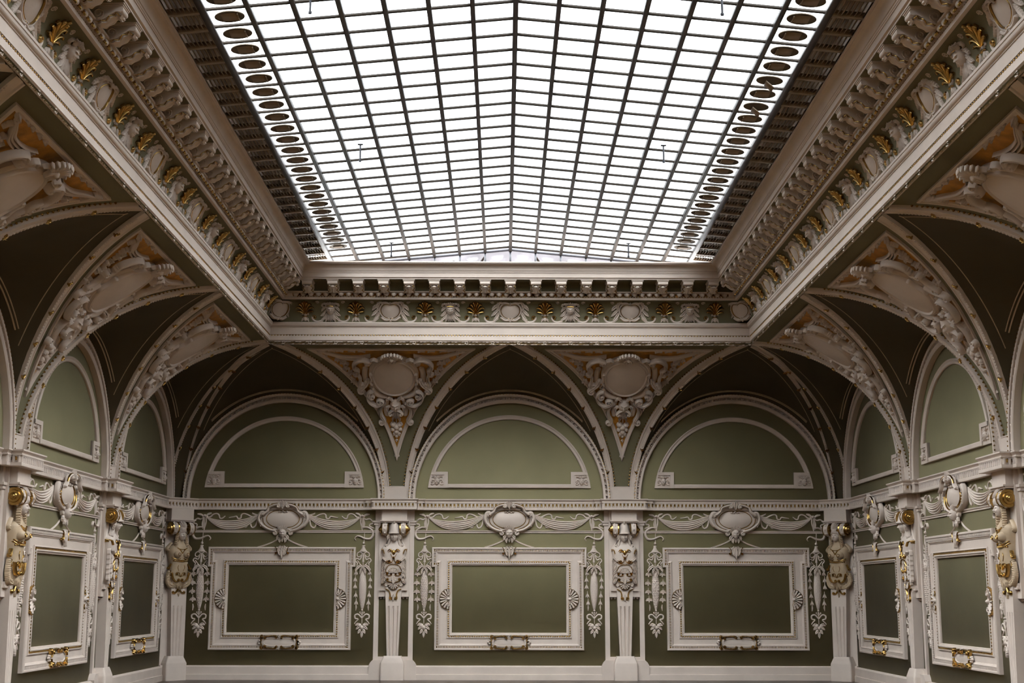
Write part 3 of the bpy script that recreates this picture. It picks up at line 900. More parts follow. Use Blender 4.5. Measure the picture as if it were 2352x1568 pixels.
def frame_kit(dw=0.0):
    K = Kit('panel_frame', 'panel frame', 'moulded panel frames on the walls', .42)
    iw, zt, zb = .8996 + dw, 1.7268, .6868
    ew, ow, top, eb, bot = 1.227 + dw, 1.177 + dw, 2.013, 1.702, .418
    outer = [(-ow, bot), (ow, bot), (ow, eb), (ew, eb), (ew, top), (-ew, top), (-ew, eb), (-ow, eb)]   # counter-clockwise: left is inside
    inner = [(-iw, zb), (iw, zb), (iw, zt), (-iw, zt)]
    m = MB()
    sweep(m, outer, [(0, -.005), (0, .045), (.006, .058), (.024, .062), (.032, .056), (.034, .036), (.066, .036), (.068, .044), (.078, .046), (.088, .034), (.098, .030), (.104, .012)])
    x1, z0_, z1_ = ow - .05, bot + .05, top - .05
    xi, z2_, z3_ = iw + .07, zb - .07, zt + .07
    for q in ((-x1, -xi, z0_, z1_), (xi, x1, z0_, z1_), (-xi, xi, z0_, z2_), (-xi, xi, z3_, z1_), (-ew + .05, -x1, eb + .05, z1_), (x1, ew - .05, eb + .05, z1_)):
        m.grid(np.array([[(q[0], q[2], .0225), (q[1], q[2], .0225)], [(q[0], q[3], .0225), (q[1], q[3], .0225)]]))
    body = K.add('outer_moulding', m, PLASTER, sharp=22)
    m = MB()
    sweep(m, inner, [(-.088, .018), (-.086, .034), (-.074, .038), (-.07, .030), (-.044, .030), (-.042, .042), (-.028, .044), (-.022, .032), (-.006, .028), (0, .016), (0, -.004)])
    inn = K.add('inner_moulding', m, PLASTER, sharp=22)
    m = MB(); bead_row(m, offs(inner, -.057), .036, .013, .016, .030)
    K.add('pearl_string', m, GOLD, parent=inn, kind='stuff')
    m = MB(); P = offs(outer, .05); P = np.vstack([P, P[:1]])
    for i in range(8):
        p, q = P[i], P[i + 1]; L = np.linalg.norm(q - p); d = (q - p) / L; nn = np.array([-d[1], d[0]])
        for k in range(int(L / .0245)):
            c = p + d * (k + .5) * .0245
            a_, b_ = c - d * .007 - nn * .014, c + d * .007 + nn * .014
            m.box(min(a_[0], b_[0]), max(a_[0], b_[0]), min(a_[1], b_[1]), max(a_[1], b_[1]), .03, .053)
    K.add('dentils', m, PLASTER, parent=body, kind='stuff')
    m = MB(); sweep(m, outer, [(.036, .0375), (.064, .0375)])
    K.add('gilt_bed', m, GOLD, parent=body)
    for sg in (-1, 1):
        w, g = MB(), MB()
        shell(w, g, sg * (iw + .045), 1.205, sg, .15)
        i_ = K.add('scallop_shell', w, PLASTER); K.add('gilt_edge', g, GOLD, parent=i_, kind='stuff')
    w, g = MB(), MB()                          # leaf clasp at the top
    leaf(w, D((1160, 474), (1160, 515), (1160, 575)), .034, .04, .05, lobes=2)
    for sg in (-1, 1):
        leaf(w, [(sg * .03, 2.03), (sg * .055, 1.98), (sg * .045, 1.92), (sg * .03, 1.88)], .03, .032, .045, lobes=2)
        stroke(g, curl([(sg * .11, 2.015), (sg * .085, 1.985), (sg * .078, 1.94), (sg * .085, 1.915)], .014, 1.2, sg, 10), .007, .03, .045, sub=3, seg=4)
    i_ = K.add('leaf_clasp', w, PLASTER); K.add('gilt_scrolls', g, GOLD, parent=i_, kind='stuff')
    w, g = MB(), MB()                          # tablet at the foot
    cz = sz(1243)
    u = np.linspace(0, 2 * PI, 40, endpoint=False)
    ring_ = lambda a_, b_: np.stack([a_ * np.sign(np.cos(u)) * np.abs(np.cos(u))**.5, cz + b_ * np.sign(np.sin(u)) * np.abs(np.sin(u))**.7], -1)
    G = np.array([np.c_[ring_(.27, .078), np.full(40, -.01)], np.c_[ring_(.27, .078), np.full(40, .06)], np.c_[ring_(.24, .055), np.full(40, .068)], np.c_[ring_(.232, .05), np.full(40, .058)], np.c_[ring_(.12, .025), np.full(40, .062)], np.c_[ring_(.001, .0005), np.full(40, .064)]])
    w.grid(G, cv=True)
    for sg in (-1, 1):
        for s2 in (-1, 1):
            stroke(g, curl([(sg * .05, cz + s2 * .075), (sg * .1, cz + s2 * .098), (sg * .17, cz + s2 * .09), (sg * .22, cz + s2 * .085)], .02, 1.2, -sg * s2, 10), [.01, .013, .013, .009], .045, .05, sub=3, seg=5)
            stroke(g, curl([(sg * .13, cz + s2 * .095), (sg * .06, cz + s2 * .1), (sg * .035, cz + s2 * .085)], .016, 1.2, sg * s2, 10), .010, .045, .055, sub=3, seg=5)
            stroke(g, curl([(sg * .28, cz + s2 * .01), (sg * .275, cz + s2 * .05), (sg * .29, cz + s2 * .075)], .022, 1.1, sg * s2, 10), [.012, .013, .009], .045, .045, sub=3, seg=5)
        for k in range(3): blob(w, sg * (.31 + .014 * (k == 1)), cz + (k - 1) * .024, .022, .018, .035, .045)
    for s2 in (-1, 1): leaf(w, [(0, cz + s2 * .06), (0, cz + s2 * .09), (0, cz + s2 * .115)], .02, .04, .05, lobes=1)
    i_ = K.add('tablet', w, PLASTER, label='blank cream tablet with gilt scrolls'); K.add('gilt_scrolls', g, GOLD, parent=i_, kind='stuff')
    return K

def cartouche_kit():
    K = Kit('wall_cartouche', 'cartouche', 'cartouches over the wall panels', 2.0)
    f, g, w = MB(), MB(), MB()
    cz = sz(255)
    dome(f, 0, cz, .255, .142, .04, .03, rim=.022, notch=.16, nu=48)
    u = np.linspace(0, 2 * PI, 60); kk = 1 - .16 * np.exp(-((u - PI / 2) / .35) ** 2)
    stroke(g, np.stack([.262 * kk * np.cos(u), cz + .15 * kk * np.sin(u)], -1), .007, .022, .045, sub=1, seg=4)
    G = []
    uu = np.linspace(0, 2 * PI, 60, endpoint=False); k2 = 1 - .13 * np.exp(-((uu - PI / 2) / .35) ** 2)
    for a_, b_, h in ((.41, .205, -.005), (.41, .205, .025), (.385, .188, .045), (.33, .17, .040), (.285, .16, .055), (.25, .14, .05)):
        G.append(np.stack([a_ * k2 * np.cos(uu), cz - .012 + b_ * k2 * np.sin(uu), np.full(60, h)], -1))
    w.grid(np.array(G), cv=True)
    for sg in (-1, 1):
        M_ = D if sg < 0 else DM
        stroke(w, curl(M_((1100, 352), (1040, 335), (985, 298), (962, 250), (975, 212)), .036, 1.4, -1 if sg < 0 else 1, 16)[:, :], [.028, .03, .03, .026, .016, .01], .05, .03, sub=3, seg=6)
        stroke(g, M_((1085, 338), (1040, 320), (1005, 285), (998, 250)), .006, .016, .058, sub=4, seg=4)
        stroke(w, curl(M_((1000, 222), (1035, 195), (1048, 165), (1085, 148), (1120, 140)), .026, 1.3, -1 if sg < 0 else 1, 14), [.022, .02, .022, .024, .016, .009], .045, .10, sub=3, seg=6)
        stroke(g, M_((1030, 186), (1046, 158), (1085, 136), (1118, 130)), .006, .016, .125, sub=4, seg=4)
        for q in range(5):
            P = M_((985 - q * 1, 240 + q * 18))[0]
            blob(w, P[0] + (-sg) * (-.0) , P[1], .008, .012, .02, .07, 6, 4)
    leaf(w, D((1160, 175), (1160, 140), (1160, 108)), .03, .05, .11, lobes=2)
    for sg in (-1, 1):
        leaf(w, [(sg * .01, sz(165)), (sg * .035, sz(130)), (sg * .03, sz(112))], .02, .04, .11, lobes=1)
        stroke(w, curl([(sg * .0, sz(190)), (sg * .03, sz(205)), (sg * .055, sz(195))], .012, 1, -sg, 8), .009, .03, .06, sub=2, seg=4)
    body = K.add('scrolled_body', w, PLASTER); K.add('field', f, PLASTER); K.add('gilt_lines', g, GOLD, parent=body)
    # mask with leafy hair and the two straps that hold the panel
    w, f = MB(), MB()
    face(f, 0, sz(372), .05, .06, .076, .07, age=.8)
    for k in range(-3, 4): leaf(w, [(k * .016, sz(345)), (k * .024, sz(322)), (k * .03, sz(305 + abs(k) * 5))], .016, .03, .06, lobes=1, sub=4)
    for sg in (-1, 1):
        stroke(w, curl([(sg * .04, sz(345)), (sg * .09, sz(338)), (sg * .135, sz(355))], .03, 1.3, -sg, 12), [.02, .02, .014, .009], .035, .03, sub=3, seg=5)
        leaf(w, [(sg * .04, sz(385)), (sg * .075, sz(400)), (sg * .085, sz(422))], .03, .03, .03, lobes=2)
        leaf(w, [(sg * .02, sz(400)), (sg * .045, sz(425)), (sg * .04, sz(445))], .026, .03, .04, lobes=2)
    leaf(w, [(0, sz(405)), (0, sz(425)), (0, sz(440))], .018, .03, .05, lobes=1)
    i_ = K.add('mask', f, PLASTER); K.add('leafy_hair', w, PLASTER, parent=i_)
    for sg in (-1, 1):
        m = MB(); M_ = D if sg < 0 else DM
        stroke(m, M_((1130, 412), (1080, 440), (1020, 464), (960, 482)), .012, .014, .0, sub=5, groove=.6)
        K.add('strap', m, PLASTER)
    return K

def swag_kit(sg, dw):
    """cloth swag from the bow at the pilaster to the cartouche; drawn for the left side, mirrored for the right"""
    K = Kit('cloth_swag', 'swag', 'plaster cloth swags beside the cartouches', 2.27)
    M_ = D if sg < 0 else DM
    c, r, b = MB(), MB(), MB()
    def sh(P, far):                            # narrower bays: pull the outer end in
        P = np.array(P, float)
        P[:, 0] -= sg * dw * -1 * np.clip((np.abs(P[:, 0]) - .3) / 1.0, 0, 1) * 1.0
        return P
    A, B = np.array((497, 238.)), np.array((952, 222.))
    for k, (sag, w_, hh, ea, eb) in enumerate(((46, .013, .022, 0, -4), (58, .016, .03, 2, 0), (69, .017, .036, 4, 4), (81, .017, .034, 6, 8), (92, .014, .026, 8, 12))):
        P = []
        for t in np.linspace(0, 1, 9):
            x = A[0] + (B[0] - A[0]) * t; y = A[1] + ea * (1 - (2 * t - 1)**2 * .0) * (t > 0) * min(1, t * 4) + (B[1] + eb - A[1]) * t * (t > .0) + sag * (1 - abs(2 * t - 1)**2.2)
            P.append((x, y))
        stroke(c, sh(M_(*P), 1), [.006, w_ * .8, w_, w_, w_, w_ * .8, .007], [.016, hh, hh, hh, .016], .004, sub=4, seg=6)
    # bow and tails at the outer end
    blob(b, *sh(M_((490, 230)), 1)[0], .026, .024, .045)
    for dx, dy in ((-14, 4), (16, 4)): blob(b, *sh(M_((490 + dx, 230 + dy)), 1)[0], .02, .02, .035)
    for pts in (((478, 232), (455, 220), (432, 216)), ((503, 228), (525, 214), (545, 208))):
        stroke(b, sh(M_(*pts), 1), [.014, .02, .012], .022, 0.004, sub=4, seg=5)
    for pts in (((500, 236), (535, 240), (560, 220), (590, 212), (612, 224), (620, 248), (640, 250), (665, 232)), ((482, 240), (460, 258), (432, 252), (410, 268), (400, 290), (425, 296), (428, 312), (408, 322), (395, 326)),
                ((500, 245), (502, 280), (492, 320), (488, 345))):
        stroke(r, sh(M_(*pts), 1), [.009, .013, .011, .013, .011, .012, .008], .012, 0.002, sub=4, seg=4)
    stroke(r, sh(M_((484, 245), (478, 290), (480, 328)), 1), [.012, .028, .022], .024, .0, sub=4, groove=.5)
    # ribbons by the cartouche
    for pts in (((948, 225), (915, 214), (905, 206)), ((945, 228), (905, 238), (870, 222), (838, 212), (818, 222), (812, 248), (790, 252), (778, 235), (755, 238), (718, 244)),
                ((948, 240), (945, 275), (935, 310), (912, 325), (898, 312), (892, 292), (872, 296), (862, 318), (845, 320), (832, 318))):
        stroke(r, M_(*pts), [.009, .013, .011, .013, .011, .012, .007], .013, 0.002, sub=4, seg=4)
    K.add('cloth_folds', c, PLASTER); K.add('bow', b, PLASTER); K.add('ribbon', r, PLASTER)
    return K

def pendant_kit(kind):
    """hanging drop drawn round its own axis (x = 0); kind 0: vine leaves, 1: bell flowers"""
    K = Kit('wall_pendant', 'pendant', 'plaster pendants hanging beside the panels', .62)
    w, p, l, hb, fb_ = MB(), MB(), MB(), MB(), MB()
    chain = {-1: MB(), 1: MB()}
    def A(*pts): return np.array([((a_) * U, sz(b_)) for a_, b_ in pts])
    sg = 1 if kind == 0 else -1
    def AS(*pts): return np.array([(sg * (a_) * U, sz(b_)) for a_, b_ in pts])
    # S-shaped horn, hook, bell
    stroke(w, AS((10, 322), (-30, 322), (-66, 345), (-76, 380), (-55, 412), (-10, 412), (25, 396), (52, 392), (70, 410), (62, 426)), [.010, .016, .019, .02, .02, .018, .015, .012, .009, .006], .028, .0, sub=4)
    stroke(w, A((8, 345), (6, 400), (4, 440)), .007, .014, .0, sub=4, seg=4)
    blob(w, *A((2, 448))[0], .02, .024, .03); blob(w, *A((2, 470))[0], .03, .012, .03)
    m_ = [(z, 0, ww, -.004, .03) for z, ww in ((sz(470), .02), (sz(485), .026), (sz(500), .04), (sz(512), .06), (sz(516), .062), (sz(518), .05))]
    loft(w, m_, 12, 2.0)
    for k in range(-2, 3): blob(w, k * .022, sz(523), .008, .009, .014, 0, 6, 4)
    for s2 in (-1, 1):                        # bow with loops and tails
        stroke(w, [(s2 * .01, sz(535)), (s2 * .05, sz(520)), (s2 * .09, sz(530)), (s2 * .095, sz(552)), (s2 * .06, sz(560)), (s2 * .02, sz(540))], .010, .014, .0, sub=4, seg=4)
        stroke(w, [(s2 * .02, sz(545)), (s2 * .05, sz(580)), (s2 * .1, sz(572)), (s2 * .125, sz(590)), (s2 * .09, sz(612)), (s2 * .1, sz(630))], [.010, .012, .010, .012, .008], .013, 0, sub=4, seg=4)
        stroke(w, [(s2 * .09, sz(590)), (s2 * .04, sz(622)), (s2 * -.02, sz(650))], .007, .016, .004, sub=3, seg=4)
    stroke(w, A((0, 530), (0, 600)), [.008, .02], .02, 0, sub=4)
    stroke(w, A((0, 600), (0, 650)), .007, .016, 0, sub=3, seg=4)
    # pod
    top, bot = 655, 985
    rows = []
    for t in np.linspace(0, 1, 22):
        ww = .058 * math.sin(PI * min(1, t * .92 + .06))**.7 + .004
        rows.append((sz(top + (bot - top) * t), 0, ww, -.004, ww * .85))
    loft(p, rows, 12, 2.0)
    for r_ in range(22):
        t = (r_ + 1) / 24
        ww = .058 * math.sin(PI * min(1, t * .92 + .06))**.7
        n = max(1, int(ww * 2 / .026))
        for k in range(n):
            x = (k + .5 + .5 * (r_ % 2) - n / 2 - .25) * .026
            if abs(x) > ww: continue
            hh = .85 * ww * math.sqrt(max(0, 1 - (x / ww)**2))
            if kind == 0: blob(p, x, sz(top + (bot - top) * t), .013, .012, .016, hh - .004, 6, 4)
            else: blob(p, x, sz(top + (bot - top) * t), .007, .010, .012, hh - .003, 5, 3)
    for s2 in (-1, 1):                        # leaves over the shoulders
        leaf(l, [(0, sz(640)), (s2 * .05, sz(635)), (s2 * .1, sz(660)), (s2 * .11, sz(680))], .03, .03, .02, lobes=2)
        leaf(l, [(0, sz(645)), (s2 * .03, sz(665)), (s2 * .045, sz(700))], .024, .03, .03, lobes=2)
    ys = (700, 772, 842, 905) if kind == 0 else (690, 745, 800, 870, 930)
    for s2 in (-1, 1):                        # chains of leaves / bell flowers
        for i, y in enumerate(ys):
            x = s2 * (.108 + .012 * math.sin(i * 1.1)); z = sz(y)
            stroke(chain[s2], [(x, z + .07), (x, z + .03)], .005, .012, 0, sub=2, seg=4)
            blob(chain[s2], x, z + .045, .009, .009, .018, 0, 6, 4)
            if kind == 0:
                for da in (-1.0, 0, 1.0):
                    d = np.array([math.sin(da), -math.cos(da)])
                    leaf(chain[s2], [np.array([x, z + .03]), np.array([x, z + .02]) + d * .03, np.array([x, z + .02]) + d * .058], .024, .024, 0, lobes=1, sub=4)
            else:
                for da in (-.55, 0, .55):
                    d = np.array([math.sin(da), -math.cos(da)])
                    leaf(chain[s2], [np.array([x, z + .035]), np.array([x, z + .02]) + d * .025, np.array([x, z + .02]) + d * .055], .014, .022, 0, lobes=1, sub=4, groove=.2)
        leaf(chain[s2], [(s2 * .1, sz(940)), (s2 * .095, sz(965)), (s2 * .1, sz(992))], .014, .02, 0, lobes=1)
    # lower bow and fruit bunch
    blob(hb, 0, sz(990), .018, .016, .03); blob(hb, 0, sz(1008), .012, .02, .02)
    for s2 in (-1, 1):
        stroke(hb, [(s2 * .005, sz(1050)), (s2 * .06, sz(1022)), (s2 * .11, sz(1030)), (s2 * .105, sz(1055)), (s2 * .06, sz(1062)), (s2 * .1, sz(1085)), (s2 * .115, sz(1098))], [.012, .013, .014, .012, .010, .008], .015, 0, sub=4, seg=4)
        stroke(hb, curl([(0, sz(1030)), (s2 * .015, sz(1018)), (s2 * .035, sz(1012))], .012, 1, s2, 8), .006, .014, 0, sub=2, seg=4)
    stroke(hb, A((0, 1010), (0, 1095)), .007, .014, 0, sub=4, seg=4)
    for a_, b_, q in ((-18, 1112, .034), (20, 1110, .03), (0, 1128, .034), (-16, 1150, .022), (16, 1150, .024), (2, 1168, .022)): blob(fb_, *A((a_, b_))[0], q, q * 1.1, q * 1.1)
    for a_, b_, c_, d_ in ((-14, 1100, -52, 1110), (14, 1100, 52, 1108), (-12, 1120, -46, 1142), (12, 1120, 46, 1142), (-8, 1150, -30, 1175), (8, 1150, 28, 1175), (0, 1160, 0, 1208)):
        leaf(fb_, A((a_, b_), ((a_ + c_) / 2, (b_ + d_) / 2 - 3), (c_, d_)), .026, .026, .004, lobes=2)
    K.add('bow_and_bell', w, PLASTER); K.add('pod', p, PLASTER); K.add('shoulder_leaves', l, PLASTER)
    K.add('leaf_chain', chain[-1], PLASTER); K.add('leaf_chain', chain[1], PLASTER)
    K.add('lower_bow', hb, PLASTER); K.add('fruit_bunch', fb_, PLASTER)
    return K

def lunette_kit(k=1.0):
    K = Kit('lunette_frame', 'lunette frame', 'arched frames in the lunettes', 2.95)
    r, cz, bz, blk = 1.31 * k, 2.955 - .14 * k, 2.955, 3.21
    m = MB()
    aB = math.asin((blk - cz) / r)
    ph = np.linspace(aB, PI - aB, 60)
    arc = np.stack([r * np.cos(ph), cz + r * np.sin(ph)], -1)
    prof = [(0, -.004), (0, .034), (.012, .042), (.026, .034), (.034, .028), (.062, .030), (.070, .022), (.072, -.004)]
    sweep(m, arc, prof, closed=False)
    xb = .985 * k
    sweep(m, [(-xb, bz), (xb, bz)], [(0, -.004), (0, .038), (.010, .042), (.016, .026), (.05, .03), (.06, .026), (.062, -.004)], closed=False)
    arch = K.add('arch_moulding', m, PLASTER, sharp=25)
    for sg in (-1, 1):
        w, f = MB(), MB()
        xo = math.sqrt(r * r - (bz - cz)**2); xt = math.sqrt(r * r - (blk - cz)**2)
        pts = [(xb, bz), (xo, bz), (math.sqrt(r * r - (3.04 - cz)**2), 3.04), (math.sqrt(r * r - (3.12 - cz)**2), 3.12), (xt, blk), (xb, blk)]
        if sg < 0: pts = [(-x, z) for x, z in pts][::-1]
        w.poly(pts, -.004, .026)
        P = [(xb, bz), (xb, blk), (xt, blk)]
        P = [(sg * x, z) for x, z in P]
        Q = [(sg * (xb + .058), bz), (sg * (xb + .058), blk - .05), (sg * xt, blk - .05)]
        w.grid(np.array([[(*a_, .0) for a_ in P], [(*a_, .04) for a_ in P], [(*a_, .04) for a_ in Q], [(*a_, .02) for a_ in Q]]))
        cx = sg * (xb + xo + .03) / 2; fz = bz + .095
        face(f, cx, fz, .028, .042, .056, .04)
        for s2 in (-1, 1):
            leaf(w, [(cx + s2 * .02, fz + .05), (cx + s2 * .05, fz + .085), (cx + s2 * .085, fz + .075)], .018, .025, .026, lobes=2)
            stroke(w, curl([(cx + s2 * .045, fz + .02), (cx + s2 * .07, fz + .03), (cx + s2 * .09, fz + .01)], .016, 1, -s2, 8), .009, .02, .026, sub=2, seg=4)
            stroke(w, [(cx + s2 * .045, fz - .03), (cx + s2 * .07, fz - .045), (cx + s2 * .095, fz - .04)], .009, .018, .026, sub=3, seg=4)
        leaf(w, [(cx, fz + .045), (cx, fz + .07), (cx, fz + .095)], .02, .025, .028, lobes=1)
        i_ = K.add('corner_block', w, PLASTER, sharp=30); K.add('mask', f, PLASTER, parent=i_)
    return K

FK = {0: frame_kit(0), 1: frame_kit(-.062)}
CK = cartouche_kit()
SK = {(s, d): swag_kit(s, d) for s in (-1, 1) for d in (0.0, -.06)}
PK = {k: pendant_kit(k) for k in (0, 1)}
LK = {0: lunette_kit(1.0), 1: lunette_kit(.977)}
BAYS = [('back', -BAY, 1, 'left bay of the back wall'), ('back', 0, 0, 'centre bay of the back wall'), ('back', BAY, 1, 'right bay of the back wall')]
for wl in ('left', 'right'):
    for k in range(3):
        BAYS.append((wl, -(1.8 + BAY * k), 0, '%s bay of the %s wall from the corner' % (ORD[k], wl)))
for wl, p, nar, where in BAYS:
    loc, rz = wall_loc(wl, p, 0), ROT[wl]
    FK[nar].put('cream panel frame with gilt shells, %s' % where, loc, rz)
    CK.put('cream cartouche with bearded mask, %s' % where, loc, rz)
    LK[nar].put('cream arched lunette frame, %s' % where, loc, rz)
    dw = -.06 if nar else 0.0
    for s, nm in ((-1, 'left'), (1, 'right')):
        SK[(s, dw)].put('cloth swag %s of the cartouche, %s' % (nm, where), loc, rz)
        px = s * (1.343 + dw)
        l2 = (loc[0] + px * math.cos(rz), loc[1] + px * math.sin(rz), 0)
        kd = 0 if s < 0 else 1
        PK[kd].put('%s pendant %s of the panel, %s' % ('vine-leaf' if kd == 0 else 'bellflower', nm, where), l2, rz)

# ------------------------------------------------------------------ herm figures
def skin(rows, ex):
    """height of a lofted half body at (x, z)"""
    R = np.array(sorted(rows))
    def f(x, z):
        w = np.interp(z, R[:, 0], R[:, 2]); h0 = np.interp(z, R[:, 0], R[:, 3]); d = np.interp(z, R[:, 0], R[:, 4])
        return float(h0 + d * max(0.0, 1 - min(1.0, abs(x) / w) ** ex) ** (1 / ex))
    return f
def lay(mb, P, w, h, f, **k):
    P = np.asarray(P, float)
    stroke(mb, P, w, h, [f(*p) - .006 for p in P], **k)

def herm_common(K):
    m = MB()
    # flared base
    rows = [(FZ, 0, .185, .0, .17), (.22, 0, .185, .0, .17), (.235, 0, .18, .0, .166), (.29, 0, .155, .0, .15), (.32, 0, .14, .0, .14), (.335, 0, .135, .0, .13)]
    loft(m, rows, 16, 14)
    K.add('base', m, PLASTER, sharp=25)
    m = MB()
    zt, zb_ = 1.46, .33
    def hw(z): return .088 + (.13 - .088) * (z - zb_) / (zt - zb_)
    # tapered shaft with three sunk flutes
    cuts = [-1, -.72, -.60, -.48, -.14, 0, .14, .48, .60, .72, 1]
    deep = [0, 0, 1, 0, 0, 1, 0, 0, 1, 0, 0]
    zs = [zb_, .36, 1.06, 1.10, zt]
    G = []
    for z in zs:
        on = .36 <= z <= 1.06
        row = [(-hw(z), z, .0)] + [(c * hw(z), z, .12 - (.022 if (dd and on) else 0)) for c, dd in zip(cuts, deep)] + [(hw(z), z, .0)]
        G.append(row)
    m.grid(np.array(G))
    K.add('shaft', m, PLASTER, sharp=25)
    for sg in (-1, 1):                        # rolled volute beside the head, axis along the wall
        v, g = MB(), MB()
        a_ = np.linspace(0, 2 * PI, 22, endpoint=False)
        def cyl(mb_, x0, x1, r0, r1):
            rows_ = [np.stack([np.full(22, x), 2.29 + r * np.sin(a_), .125 + r * np.cos(a_)], -1) for x, r in ((x0, .001), (x0, r0), (x1, r1), (x1, .001))]
            mb_.grid(np.array(rows_), cv=True)
        cyl(v, sg * .105, sg * .185, .094, .094)
        for k in range(9):
            b_ = k * 2 * PI / 9
            for q in range(1):
                c_ = np.array([sg * .145, 2.29 + .09 * math.sin(b_), .125 + .09 * math.cos(b_)])
                vv = np.linspace(0, PI, 5)[:, None]; uu = np.linspace(0, 2 * PI, 6, endpoint=False)[None]
                v.grid(np.stack([c_[0] + .02 * np.sin(vv) * np.cos(uu), c_[1] + .02 * np.sin(vv) * np.sin(uu), c_[2] + .02 * np.cos(vv) + 0 * uu], -1), cv=True)
        cyl(g, sg * .088, sg * .106, .104, .100); cyl(g, sg * .184, sg * .20, .100, .096)
        cyl(g, sg * .2, sg * .222, .07, .062); cyl(g, sg * .222, sg * .24, .04, .03); cyl(g, sg * .24, sg * .252, .02, .012)
        i_ = K.add('volute', v, PLASTER); K.add('gilt_scroll_end', g, GOLD, parent=i_)

